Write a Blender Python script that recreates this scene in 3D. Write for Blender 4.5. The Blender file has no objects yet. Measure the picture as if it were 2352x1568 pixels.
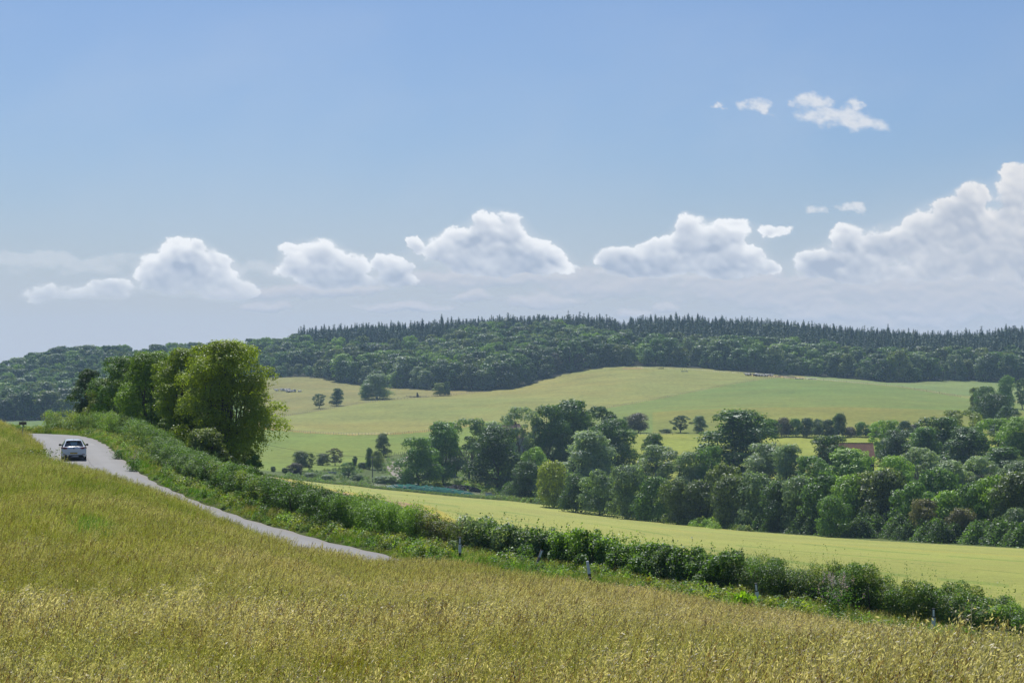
import bpy, math, random
import numpy as np
from mathutils import Vector

scene = bpy.context.scene
COL = scene.collection
R = math.radians

# ------------------------------------------------------------------ camera
F = 4573.0          # focal length in survey units (70 mm lens on 36 mm film, 2352 wide)
CX, EYE = 1176.0, 850.0
cam_d = bpy.data.cameras.new("camera"); cam = bpy.data.objects.new("camera", cam_d); COL.objects.link(cam)
cam_d.sensor_width = 36.0; cam_d.lens = 70.0; cam_d.clip_end = 30000; cam_d.clip_start = 0.5
cam.location = (0, 0, 0)
cam.rotation_euler = (R(90) + math.atan((EYE - 784.0) / F), 0, 0)
scene.camera = cam

# ------------------------------------------------------------------ exposure
scene.view_settings.view_transform = 'Standard'
scene.view_settings.look = 'None'
scene.view_settings.exposure = 0.17
scene.view_settings.gamma = 1.0
scene.view_settings.use_curve_mapping = False
cy = scene.cycles
cy.max_bounces = 6; cy.diffuse_bounces = 2; cy.glossy_bounces = 2; cy.transmission_bounces = 4
cy.transparent_max_bounces = 8; cy.volume_bounces = 1
cy.caustics_reflective = False; cy.caustics_refractive = False
cy.sample_clamp_indirect = 3.0
cy.use_denoising = True

SUN_EL, SUN_AZ = 56.0, -14.0          # azimuth from +Y towards +X
SUN_STRENGTH = 4.7
SKY_STRENGTH = 0.10
HAZE_DENSITY = 0.000112

sun_d = bpy.data.lights.new("sun", 'SUN'); sun = bpy.data.objects.new("sun", sun_d); COL.objects.link(sun)
sun_d.energy = SUN_STRENGTH; sun_d.angle = R(0.53); sun_d.color = (1.0, 0.96, 0.89)
sv = Vector((math.sin(R(SUN_AZ)) * math.cos(R(SUN_EL)), math.cos(R(SUN_AZ)) * math.cos(R(SUN_EL)), math.sin(R(SUN_EL))))
sun.rotation_euler = sv.to_track_quat('Z', 'Y').to_euler()
sun.location = (0, 0, 200)

# ------------------------------------------------------------------ node helpers
class NT:
    def __init__(s, tree): s.t = tree; s.n = tree.nodes; s.l = tree.links
    def new(s, typ, **kw):
        nd = s.n.new(typ)
        ins = kw.pop('ins', {})
        for k, v in kw.items(): setattr(nd, k, v)
        for k, v in ins.items(): s.set(nd, k, v)
        return nd
    def set(s, nd, k, v):
        sock = nd.inputs[k]
        if isinstance(v, bpy.types.NodeSocket): s.l.new(v, sock)
        else: sock.default_value = v
    def math(s, op, a, b=None, c=None, clamp=False):
        nd = s.n.new('ShaderNodeMath'); nd.operation = op; nd.use_clamp = clamp
        for i, v in enumerate((a, b, c)):
            if v is not None: s.set(nd, i, v)
        return nd.outputs[0]
    def vmath(s, op, a, b=None, c=None):
        nd = s.n.new('ShaderNodeVectorMath'); nd.operation = op
        for i, v in enumerate((a, b, c)):
            if v is not None: s.set(nd, i, v)
        return nd.outputs['Value'] if op in ('DOT_PRODUCT', 'LENGTH') else nd.outputs['Vector']
    def mix(s, fac, a, b, blend='MIX'):
        nd = s.n.new('ShaderNodeMix'); nd.data_type = 'RGBA'; nd.blend_type = blend
        s.set(nd, 0, fac); s.set(nd, 6, a); s.set(nd, 7, b)
        return nd.outputs[2]
    def noise(s, vec, scale, detail=3.0, rough=0.5, dist=0.0):
        nd = s.n.new('ShaderNodeTexNoise')
        if vec is not None: s.l.new(vec, nd.inputs['Vector'])
        nd.inputs['Scale'].default_value = scale; nd.inputs['Detail'].default_value = detail
        nd.inputs['Roughness'].default_value = rough; nd.inputs['Distortion'].default_value = dist
        return nd.outputs[0]
    def ramp(s, fac, lo, hi, a=0.0, b=1.0, smooth=False):
        nd = s.n.new('ShaderNodeMapRange'); nd.clamp = True
        if smooth: nd.interpolation_type = 'SMOOTHSTEP'
        s.set(nd, 0, fac); s.set(nd, 1, lo); s.set(nd, 2, hi); s.set(nd, 3, a); s.set(nd, 4, b)
        return nd.outputs[0]

def c4(c): return (c[0], c[1], c[2], 1.0)

# ------------------------------------------------------------------ sky and clouds (world)
def dirpx(u, v):
    az = math.atan((u - CX) / F)
    el = math.atan((EYE - v) / F * math.cos(az))
    return az, el

# cumulus: centre u, v, half width, half height
CUM = [
 # left small pair
 (105, 672, 62, 22), (165, 680, 48, 16), (248, 662, 60, 24), (215, 672, 40, 16),
 # first big heap
 (420, 592, 58, 46), (370, 615, 55, 38), (470, 615, 62, 44), (400, 645, 88, 34), (490, 650, 66, 30), (440, 572, 34, 24), (540, 668, 40, 18),
 # second
 (725, 578, 52, 38), (672, 572, 34, 16), (700, 620, 70, 36), (790, 612, 62, 36), (770, 640, 100, 24), (900, 620, 48, 36), (870, 600, 30, 20), (930, 645, 34, 16),
 # third, the largest
 (1120, 530, 52, 44), (1175, 530, 42, 40), (1065, 560, 58, 40), (1190, 575, 80, 44), (1130, 600, 120, 34), (1245, 600, 62, 34), (1010, 580, 40, 30), (960, 562, 16, 20), (1300, 620, 40, 16),
 # fourth
 (1590, 535, 46, 40), (1660, 545, 60, 40), (1520, 570, 52, 28), (1600, 590, 110, 40), (1700, 590, 66, 34), (1430, 600, 60, 30), (1480, 620, 80, 20), (1680, 620, 100, 20), (1775, 535, 42, 14), (1770, 610, 36, 22),
 # far right bank
 (1945, 545, 36, 28), (1900, 605, 62, 34), (1980, 590, 80, 44), (2060, 565, 80, 44), (2150, 540, 80, 58), (2220, 500, 70, 50), (2240, 450, 34, 34), (2290, 540, 100, 80), (2190, 480, 40, 30), (2345, 470, 60, 60), (2352, 395, 50, 26), (2200, 610, 160, 34), (2000, 630, 150, 20), (2420, 560, 120, 120),
]
WISP = [
 (1920, 262, 82, 22), (1868, 232, 38, 20), (1975, 282, 74, 20), (1965, 240, 22, 14), (1738, 245, 40, 20), (1755, 262, 22, 13), (1648, 240, 12, 8),
 (1870, 480, 36, 15), (1965, 478, 32, 12), (60, 606, 330, 24), (580, 616, 170, 18), (150, 592, 200, 8),
]
LOW = [
 (610, 700, 62, 18), (1080, 682, 60, 16),  (1250, 690, 90, 18), (1530, 705, 42, 14), (1450, 718, 44, 14), (1400, 650, 200, 34), (1820, 690, 130, 30), (2150, 700, 260, 46), (1750, 660, 260, 40), (2300, 660, 200, 60), (930, 705, 120, 12),
 (1100, 640, 220, 26), (760, 668, 130, 18), (600, 668, 120, 16), (2050, 660, 240, 40), (2110, 735, 130, 20), (1880, 720, 90, 22),
]

world = bpy.data.worlds.new("World"); scene.world = world; world.use_nodes = True
wt = world.node_tree; wt.nodes.clear(); W = NT(wt)
sky = W.new('ShaderNodeTexSky'); sky.sky_type = 'NISHITA'; sky.sun_disc = False
sky.sun_elevation = R(SUN_EL); sky.sun_rotation = R(SUN_AZ)
sky.altitude = 100; sky.air_density = 1.0; sky.dust_density = 1.2; sky.ozone_density = 1.5
tc = W.new('ShaderNodeTexCoord'); dvec = tc.outputs['Generated']
sep = W.new('ShaderNodeSeparateXYZ'); W.l.new(dvec, sep.inputs[0])
el = W.math('ARCSINE', sep.outputs[2])
skyc = W.vmath('SCALE', sky.outputs[0]); skyc.node.inputs['Scale'].default_value = SKY_STRENGTH
skyc = W.vmath('MULTIPLY', skyc, (0.485, 0.605, 0.80))
hz = W.ramp(el, -0.01, 0.12, 0.92, 0.0, True)
base = W.mix(hz, skyc, (0.53, 0.55, 0.61, 1))
bg = W.new('ShaderNodeBackground'); W.l.new(base, bg.inputs[0]); bg.inputs[1].default_value = 1.0
wo = W.new('ShaderNodeOutputWorld'); W.l.new(bg.outputs[0], wo.inputs[0])

# ------------------------------------------------------------------ tagging helpers
def tag(o, label=None, cat=None, group=None, kind=None):
    if label: o['label'] = label
    if cat: o['category'] = cat
    if group: o['group'] = group
    if kind: o['kind'] = kind
    return o
def empty(name, loc=(0, 0, 0), rz=0.0, label=None, cat=None, group=None):
    o = bpy.data.objects.new(name, None); COL.objects.link(o); o.empty_display_size = 0.3
    o.location = loc; o.rotation_euler = (0, 0, rz)
    return tag(o, label, cat, group)
def np_mesh(name, V, faces, mats=(), mat_idx=None, smooth=False, attrs=None):
    """V (n,3); faces: (m,k) array or list of such arrays"""
    me = bpy.data.meshes.new(name)
    V = np.asarray(V, np.float32)
    fl = [np.asarray(f, np.int32) for f in (faces if isinstance(faces, list) else [faces]) if len(f)]
    me.vertices.add(len(V)); me.vertices.foreach_set('co', V.ravel())
    if fl:
        loops = np.concatenate([f.ravel() for f in fl])
        tot = np.concatenate([np.full(len(f), f.shape[1], np.int32) for f in fl])
        start = np.concatenate([[0], np.cumsum(tot)[:-1]]).astype(np.int32)
        me.loops.add(len(loops)); me.loops.foreach_set('vertex_index', loops)
        me.polygons.add(len(tot)); me.polygons.foreach_set('loop_start', start)
        try: me.polygons.foreach_set('loop_total', tot)
        except Exception: pass
        if mat_idx is not None: me.polygons.foreach_set('material_index', np.asarray(mat_idx, np.int32))
        me.polygons.foreach_set('use_smooth', np.full(len(tot), bool(smooth)))
    for m in mats: me.materials.append(m)
    if attrs:
        for k, (typ, dom, arr) in attrs.items():
            a = me.attributes.new(k, typ, dom)
            arr = np.asarray(arr)
            if typ == 'FLOAT': a.data.foreach_set('value', arr.astype(np.float32).ravel())
            elif typ == 'INT': a.data.foreach_set('value', arr.astype(np.int32).ravel())
            elif typ == 'FLOAT_VECTOR': a.data.foreach_set('vector', arr.astype(np.float32).ravel())
            elif typ == 'FLOAT_COLOR':
                if arr.shape[1] == 3: arr = np.concatenate([arr, np.ones((len(arr), 1))], 1)
                a.data.foreach_set('color', arr.astype(np.float32).ravel())
    me.update(calc_edges=True); me.validate()
    return me
def add(name, me, parent=None, loc=None, color=None):
    o = bpy.data.objects.new(name, me); COL.objects.link(o)
    if parent is not None: o.parent = parent
    if loc is not None: o.location = loc
    if color is not None: o.color = c4(color)
    return o
class MB:
    """collects simple shapes into one mesh"""
    def __init__(s): s.V = []; s.F = []; s.n = 0; s.M = []
    def raw(s, V, F, m=0):
        V = np.asarray(V, float).reshape(-1, 3); s.V.append(V)
        for f in F: s.F.append([i + s.n for i in f]); s.M.append(m)
        s.n += len(V); return s
    def box(s, c, d, m=0, bev=0.0, rot=None):
        x, y, z = d[0] / 2, d[1] / 2, d[2] / 2
        b = min(bev, x * .9, y * .9, z * .9)
        if b <= 0:
            V = np.array([[sx * x, sy * y, sz * z] for sz in (-1, 1) for sx, sy in ((-1, -1), (1, -1), (1, 1), (-1, 1))])
            Fc = [(3, 2, 1, 0), (4, 5, 6, 7), (0, 1, 5, 4), (1, 2, 6, 5), (2, 3, 7, 6), (3, 0, 4, 7)]
        else:
            V = []; 
            ring = [(-x + b, -y), (x - b, -y), (x, -y + b), (x, y - b), (x - b, y), (-x + b, y), (-x, y - b), (-x, -y + b)]
            ri = [(-x + b, -y + b), (x - b, -y + b), (x - b, -y + b), (x - b, y - b), (x - b, y - b), (-x + b, y - b), (-x + b, y - b), (-x + b, -y + b)]
            for zz, rr in ((-z, ri), (-z + b, ring), (z - b, ring), (z, ri)): V += [(p[0], p[1], zz) for p in rr]
            V = np.array(V); Fc = []
            for k in range(3):
                for i in range(8):
                    j = (i + 1) % 8; Fc.append((k * 8 + i, k * 8 + j, k * 8 + 8 + j, k * 8 + 8 + i))
            Fc.append(tuple(range(7, -1, -1))); Fc.append(tuple(range(24, 32)))
        if rot is not None:
            rx, ry, rz = rot
            from mathutils import Euler
            Mx = np.array(Euler(rot).to_matrix()); V = V @ Mx.T
        return s.raw(V + np.array(c), Fc, m)
    def tube(s, pts, rad, n=6, m=0, cap=True):
        pts = np.asarray(pts, float); rad = np.broadcast_to(np.asarray(rad, float), (len(pts),))
        T = np.gradient(pts, axis=0) if len(pts) > 2 else np.repeat((pts[1:] - pts[:1]), 2, 0)
        T /= np.linalg.norm(T, axis=1)[:, None] + 1e-9
        ref = np.array([0, 0, 1.0]) if abs(T[0][2]) < 0.9 else np.array([1.0, 0, 0])
        V = []
        for p, t, r in zip(pts, T, rad):
            a = np.cross(t, ref); a /= np.linalg.norm(a) + 1e-9; b = np.cross(t, a)
            for k in range(n):
                th = 2 * math.pi * k / n; V.append(p + r * (math.cos(th) * a + math.sin(th) * b))
        Fc = []
        for k in range(len(pts) - 1):
            for i in range(n):
                j = (i + 1) % n; Fc.append((k * n + i, k * n + j, (k + 1) * n + j, (k + 1) * n + i))
        if cap: Fc.append(tuple(range(n - 1, -1, -1))); Fc.append(tuple(range((len(pts) - 1) * n, len(pts) * n)))
        return s.raw(V, Fc, m)
    def mesh(s, name, mats, smooth=False):
        me = bpy.data.meshes.new(name)
        V = np.concatenate(s.V) if s.V else np.zeros((0, 3))
        me.from_pydata([tuple(v) for v in V], [], s.F)
        for m in mats: me.materials.append(m)
        me.polygons.foreach_set('material_index', s.M)
        if smooth: me.polygons.foreach_set('use_smooth', [True] * len(s.F))
        me.update(); return me
    def build(s, name, mats, parent=None, smooth=False):
        return add(name, s.mesh(name, mats if isinstance(mats, (list, tuple)) else [mats], smooth), parent)

# ------------------------------------------------------------------ clouds: a curved shell of air 9 km out
def gnoise(x, y, seed):
    rs = np.random.default_rng(seed); g = rs.uniform(0, 2 * math.pi, (256, 256))
    xi = np.floor(x).astype(int); yi = np.floor(y).astype(int); fx = x - xi; fy = y - yi
    sx = fx * fx * fx * (fx * (fx * 6 - 15) + 10); sy = fy * fy * fy * (fy * (fy * 6 - 15) + 10)
    def d(i, j):
        a = g[(xi + i) & 255, (yi + j) & 255]; return np.cos(a) * (fx - i) + np.sin(a) * (fy - j)
    return ((d(0, 0) * (1 - sx) + d(1, 0) * sx) * (1 - sy) + (d(0, 1) * (1 - sx) + d(1, 1) * sx) * sy) * 1.5
def fbm(x, y, seed, oct=6, gain=0.5, billow=False):
    o = np.zeros(np.broadcast(x, y).shape); a = 1.0; t = 0
    for k in range(oct):
        n_ = gnoise(x * 2.0 ** k + 17.3 * k, y * 2.0 ** k - 9.1 * k, seed + k)
        o += a * ((1 - 2.4 * np.abs(n_)) if billow else n_); t += a; a *= gain
    return o / t
def build_clouds():
    us = np.arange(-160, 2520, 2.3); vs = np.arange(-60, 875, 2.3)
    U, Vv = np.meshgrid(us, vs)
    def q(bl, U, V, k=5.0):
        acc = np.zeros(U.shape)
        for (cu, cv, ru, rv) in bl:
            d2 = ((U - cu) / ru) ** 2 + ((V - cv) / rv) ** 2
            acc += np.exp(-k * np.minimum(d2, 6))
        return 1 - np.log(acc + 1e-12) / -k     # 1 inside, 0 at the rim, negative outside
    wx = fbm(U / 110, Vv / 80, 3, 6, .58); wy = fbm(U / 110, Vv / 80, 23, 6, .58)
    U1 = U + 30 * wx; V1 = Vv + 22 * wy
    def puffs(x, y, seed):
        """height of overlapping round puffs"""
        rs = np.random.default_rng(seed); px = rs.random((128, 128)); py = rs.random((128, 128)); pr_ = rs.uniform(.75, 1.15, (128, 128))
        xi = np.floor(x).astype(int); yi = np.floor(y).astype(int); h_ = np.zeros(x.shape)
        for i in (-1, 0, 1):
            for j in (-1, 0, 1):
                a_ = (xi + i) & 127; b_ = (yi + j) & 127
                d2 = (xi + i + px[a_, b_] - x) ** 2 + (yi + j + py[a_, b_] - y) ** 2
                h_ = np.maximum(h_, pr_[a_, b_] * np.sqrt(np.clip(1 - d2 / (pr_[a_, b_] ** 2), 0, 1)))
        return h_
    p1 = puffs(U1 / 44, V1 / 36, 1); p2 = puffs((U1 + 8 * p1) / 21, V1 / 18, 2); p3 = puffs(U1 / 10.5, (V1) / 9.5, 3)
    bil = p1 * .5 + p2 * .28 + p3 * .12
    det = fbm(U / 26, Vv / 20, 77, 6, 0.6); low = fbm(U / 150, Vv / 90, 55, 4)
    big = fbm(U / 120, Vv / 80, 133, 3)
    dC = q(CUM, U1, V1, 4.5) + 1.05 * (bil - 0.62) + 0.50 * det + .70 * big + .04
    def box(a, n, ax):
        c = np.cumsum(np.pad(a, [(n + 1, n) if i == ax else (0, 0) for i in range(2)], mode='edge'), ax)
        return (np.take(c, range(2 * n + 1, c.shape[ax]), ax) - np.take(c, range(0, c.shape[ax] - 2 * n - 1), ax)) / (2 * n + 1)
    sm = lambda a, n: box(box(box(box(a, n, 0), n, 1), n, 0), n, 1)
    soft = ss_(-.2, .4, fbm(U / 60, Vv / 45, 123, 3)) * .8 + .2 * ss_(560, 700, Vv)          # some rims are crisp, some fray out
    aC = ss_(0.0, 1.0, dC / (0.20 + .55 * soft))
    dens = np.clip(sm(dC, 1), 0, 1.1)
    tau = np.zeros(U.shape)
    for st in range(1, 30):                        # light reaching each lump from above and behind
        sh = np.roll(dens, st, 0); sh[:st] = 0; sh = np.roll(sh, int(-st * .25), 1); tau += sh * 0.965 ** st
    halo = ss_(-.75, .55, sm(dC, 7)) * .34
    hg = sm(bil, 1)
    relief = hg - np.roll(hg, 2, 0) + .35 * (hg - np.roll(hg, -2, 1))
    lit = 0.14 + 1.0 * np.exp(-0.105 * tau) + 3.0 * relief * (1 - .35 * soft) + .55 * low + .25 * det - .12 * np.clip(dC, 0, 1)
    lit = np.clip(sm(lit, 1), 0, 1)
    hi = np.array([0.85, 0.86, 0.88]); lo = np.array([0.37, 0.43, 0.54])
    far = ss_(640, 860, Vv)[..., None]
    cC = lo + (hi - lo) * lit[..., None]
    warm = ss_(1700, 2352, U)[..., None]
    cC = cC * (1 - .12 * warm * np.array([.8, 1, 1.15])) + .10 * warm * (1 - lit[..., None]) * np.array([1., .98, .95])
    cC = cC * (1 - .35 * far) + np.array([0.50, 0.54, 0.62]) * .35 * far
    aC = aC * (1 - .55 * ss_(610, 690, Vv))
    # low, dim, far-off layers
    dL = q(LOW, U + 40 * wx, Vv + 22 * wy, 4) + 0.9 * fbm(U1 / 90, V1 / 34, 91, 7, 0.6) + 0.5 * (puffs(U1 / 34, V1 / 15, 9) - .6)
    aL = ss_(-0.25, 0.9, dL) * 0.70
    lL = np.clip(0.30 + 1.1 * (sm(dL, 1) - np.roll(sm(dL, 1), 3, 0)) + 0.35 * ss_(0, .5, dL), 0, 1)[..., None]
    cL = np.array([0.40, 0.455, 0.56]) * (1 - lL) + np.array([0.60, 0.60, 0.645]) * lL
    dW = q(WISP, U + 44 * wx + 30 * fbm(U / 30, Vv / 22, 8, 4), Vv + 34 * wy, 4) + 1.0 * fbm((U + Vv) / 40, (Vv - .4 * U) / 22, 61, 7, 0.66) + .25
    aW = ss_(-0.1, 1.5, dW) * 0.9; aW[(U < 900)] *= .45
    cW = np.broadcast_to(np.array([0.68, 0.70, 0.74]), cC.shape)
    vl = fbm(U / 800 + .6 * wx * .2, Vv / 420 + U / 1500, 15, 5, .5)
    aV = 0.03 + 0.16 * ss_(-0.35, 0.55, vl); cV = np.broadcast_to(np.array([0.52, 0.58, 0.68]), cC.shape)
    A = np.zeros(U.shape); Cc = np.zeros(cC.shape)
    for a_, c_ in ((aV, cV), (aL, cL), (aW, cW), (halo, cW * .96), (aC * 0.96, cC)):
        a_ = a_ * ss_(-40, 60, Vv) if a_ is aV else a_
        Cc = Cc * (1 - a_)[..., None] + c_ * a_[..., None]; A = A * (1 - a_) + a_
    Cc = Cc / np.maximum(A, 1e-4)[..., None]
    az_ = np.arctan((U - CX) / F); el_ = np.arctan((EYE - Vv) / F * np.cos(az_)); Rr = 9000.0
    Vt = np.stack([Rr * np.cos(el_) * np.sin(az_), Rr * np.cos(el_) * np.cos(az_), Rr * np.sin(el_)], -1).reshape(-1, 3)
    nr, nc = U.shape; ix = np.arange(nr * nc).reshape(nr, nc)
    fc = np.stack([ix[:-1, :-1], ix[:-1, 1:], ix[1:, 1:], ix[1:, :-1]], -1).reshape(-1, 4)
    m = bpy.data.materials.new('cloud_vapour'); m.use_nodes = True; m.node_tree.nodes.clear(); N = NT(m.node_tree)
    ca = N.new('ShaderNodeAttribute'); ca.attribute_name = 'cloud'
    al = N.new('ShaderNodeAttribute'); al.attribute_name = 'cover'
    e = N.new('ShaderNodeEmission'); N.l.new(ca.outputs['Color'], e.inputs[0])
    t = N.new('ShaderNodeBsdfTransparent'); mx = N.new('ShaderNodeMixShader'); N.l.new(al.outputs['Fac'], mx.inputs[0])
    N.l.new(t.outputs[0], mx.inputs[1]); N.l.new(e.outputs[0], mx.inputs[2])
    o = N.new('ShaderNodeOutputMaterial'); N.l.new(mx.outputs[0], o.inputs[0]); m.cycles.emission_sampling = 'NONE'
    me = np_mesh('sky', Vt, fc, [m], smooth=True, attrs={'cloud': ('FLOAT_COLOR', 'POINT', Cc.reshape(-1, 3)), 'cover': ('FLOAT', 'POINT', A.ravel())})
    tag(add('sky', me), kind='structure')
def ss_(a, b, t): t = np.clip((t - a) / (b - a), 0, 1); return t * t * (3 - 2 * t)
build_clouds()

# ------------------------------------------------------------------ terrain survey: bearing column, sight row, distance
L_CROPFAR = [(-600, 1085, 420), (200, 1080, 420), (450, 1080, 440), (620, 1094, 480), (800, 1114, 530), (960, 1131, 525), (1176, 1150, 500), (1480, 1192, 430), (1700, 1218, 380), (2000, 1240, 335), (2352, 1259, 300), (3300, 1290, 270)]
L_FENCE1 = [(560, 981, 900), (625, 986, 880), (700, 994, 862), (800, 999, 850), (900, 998, 852), (980, 991, 868), (1100, 976, 900), (1230, 960, 930)]
L_FENCE2 = [(575, 966, 955), (603, 964, 965), (706, 948, 1020), (792, 933, 1070), (847, 924, 1100), (904, 918, 1125), (959, 914, 1140), (1020, 909.5, 1160), (1086, 903, 1185), (1120, 900, 1195)]
L_FENCE3 = [(1230, 960, 930), (1368, 943, 965), (1489, 921, 1040), (1610, 897, 1120), (1721, 877, 1190), (1790, 868, 1230)]
L_FENCE4 = [(1790, 868, 1230), (1881, 872, 1210), (1972, 880, 1180), (2061, 888, 1140), (2141, 902, 1080), (2206, 912, 1040), (2300, 925, 1000)]
L_EDGE = [(-1000, 974, 1040), (-600, 972, 1050), (0, 968, 1060), (150, 964, 1080), (260, 935, 1200), (400, 885, 1330), (620, 866, 1340), (730, 867, 1330), (850, 889, 1260), (930, 893, 1230), (1040, 898, 1205), (1110, 898, 1200), (1180, 894, 1210), (1250, 872, 1255), (1330, 852, 1285), (1430, 840, 1305), (1600, 846, 1300), (1700, 854, 1290), (1800, 861, 1290), (1900, 866, 1300), (1960, 871, 1290), (2040, 880, 1240), (2080, 878, 1240), (2150, 873, 1270), (2300, 878, 1270), (2400, 881, 1260), (3300, 900, 1250)]
L_RIDGE = [(-1000, 900, 1500), (-300, 900, 1500), (0, 886, 1500), (100, 852, 1500), (180, 841, 1500), (300, 843, 1500), (400, 838, 1520), (560, 832, 1550), (680, 815, 1600), (780, 799, 1600), (1000, 793, 1600), (1200, 777, 1600), (1400, 779, 1600), (1435, 788, 1600), (1500, 779, 1600), (1700, 784, 1600), (1900, 800, 1600), (2100, 815, 1600), (2200, 824, 1580), (2280, 810, 1580), (2352, 802, 1580), (3300, 800, 1580)]
L_HROW = [(1400, 1000, 740), (1520, 1003, 735), (1700, 1005, 745), (1850, 1004, 750), (2000, 1003, 750), (2150, 1000, 760)]
CTRL = L_CROPFAR + L_FENCE1 + L_FENCE2[1:] + L_FENCE3[1:] + L_FENCE4[1:] + L_EDGE + L_RIDGE + L_HROW + [
 (-1000, 2050, 8), (1176, 2050, 8), (3300, 2050, 8), (-1000, 1790, 12), (1176, 1800, 12), (3300, 1810, 12),
 (-900, 1520, 20), (0, 1560, 20), (1176, 1572, 20), (2352, 1585, 20), (3300, 1600, 20),
 (-900, 1330, 35), (0, 1395, 35), (600, 1430, 35), (1176, 1468, 35), (2352, 1560, 35), (3300, 1640, 36),
 (-900, 1120, 60), (0, 1228, 60), (600, 1300, 60), (1176, 1384, 60), (1760, 1448, 56), (2352, 1548, 50), (3300, 1660, 50),
 (-900, 1020, 95), (0, 1095, 95), (300, 1160, 90), (600, 1245, 82), (880, 1292, 80),
 (-900, 960, 150), (-300, 955, 150), (0, 1005, 140), (0, 985, 165), (60, 985, 165), (-300, 950, 200), (0, 985, 200), (-900, 940, 200),
 (200, 1000, 200), (100, 990, 230), (0, 990, 260), (-900, 975, 300),
 (500, 1150, 135), (620, 1185, 122), (400, 1090, 160), (300, 1040, 180),
 (800, 1236, 110), (1176, 1268, 104), (1700, 1356, 88), (2352, 1428, 78), (3300, 1520, 70),
 (300, 1060, 250), (450, 1085, 250), (620, 1146, 200), (620, 1115, 320), (800, 1172, 200), (800, 1140, 320), (1176, 1215, 155), (1176, 1182, 250), (1176, 1163, 370),
 (1700, 1297, 120), (1700, 1255, 200), (1700, 1232, 290), (2352, 1350, 110), (2352, 1305, 160), (2352, 1278, 220), (3300, 1340, 160),
 (620, 1082, 560), (400, 1060, 600), (700, 1081, 600), (768, 1069, 640), (846, 1075, 620), (856, 1107, 560), (981, 1114, 560), (887, 1047, 690), (1000, 1062, 660), (600, 1058, 650), (600, 1015, 780), (300, 1030, 700),
 (1176, 1120, 565), (1480, 1152, 500), (1700, 1182, 450), (2000, 1196, 420), (2352, 1206, 390), (1480, 1083, 620), (2000, 1100, 560), (2352, 1110, 520), (1700, 1050, 660), (2352, 1032, 680), (1240, 1015, 760), (3300, 1100, 500),
 (1400, 955, 900), (1600, 940, 900), (2000, 930, 920), (2200, 945, 890), (2352, 965, 830), (2352, 925, 1000), (1900, 900, 1060), (2200, 893, 1180), (2352, 893, 1180), (1400, 880, 1180), (1200, 925, 1050), (760, 905, 1180), (640, 893, 1230),
 (0, 974, 960), (150, 977, 900), (-900, 978, 900), (0, 945, 1200), (0, 985, 600), (150, 1000, 500), (-900, 985, 500), (3300, 940, 900),
 (0, 920, 1350), (300, 880, 1400), (1000, 850, 1400), (1200, 830, 1400), (1500, 812, 1450), (2000, 840, 1400), (2352, 840, 1400),
 (0, 910, 1900), (700, 860, 1900), (1176, 835, 1900), (1800, 835, 1900), (2352, 850, 1900), (-1000, 895, 2500), (1176, 880, 2500), (3300, 890, 2500), (-1000, 875, 6000), (1176, 875, 6000), (3300, 875, 6000),
]
KU, KD = 1 / 600.0, 6.0
_c = np.array(CTRL, float)
_cp = np.stack([_c[:, 0] * KU, np.log(_c[:, 2]) * KD], 1)
def _phi(r2): return 0.5 * r2 * np.log(r2 + 1e-12)
_n = len(_c)
_A = np.zeros((_n + 3, _n + 3))
_d2 = ((_cp[:, None] - _cp[None]) ** 2).sum(-1)
_A[:_n, :_n] = _phi(_d2) + np.eye(_n) * 0.02
_A[:_n, _n:] = np.concatenate([np.ones((_n, 1)), _cp], 1); _A[_n:, :_n] = _A[:_n, _n:].T
_w = np.linalg.solve(_A, np.concatenate([_c[:, 1], np.zeros(3)]))
def row_at(u, D):
    u = np.asarray(u, float); D = np.asarray(D, float)
    q = np.stack([u.ravel() * KU, np.log(D.ravel()) * KD], 1)
    out = np.empty(len(q))
    for s in range(0, len(q), 60000):
        qq = q[s:s + 60000]
        d2 = (qq[:, None, 0] - _cp[None, :, 0]) ** 2 + (qq[:, None, 1] - _cp[None, :, 1]) ** 2
        out[s:s + 60000] = _phi(d2) @ _w[:_n] + _w[_n] + qq @ _w[_n + 1:]
    return out.reshape(u.shape)
TMAX = math.tan(R(25))
def base_z(x, y):
    x = np.atleast_1d(np.asarray(x, float)); y = np.atleast_1d(np.asarray(y, float))
    th = np.arctan2(x, y); r = np.hypot(x, y); lim = R(25)
    t = np.tan(np.clip(th, -lim, lim))
    back = (np.abs(th) - lim) / (math.pi - lim)
    t = np.where(np.abs(th) > lim, np.sign(th) * TMAX * (1 - np.clip(back, 0, 1)), t)
    D = np.where(np.abs(th) > lim, r * math.cos(lim), y); D = np.clip(D, 7.0, 6500)
    v = row_at(CX + F * t, D)
    z = -(v - EYE) / F * D
    far = np.clip((D - 2000) / 3500, 0, 1)
    return z * (1 - far) + far * (-35.0)

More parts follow.
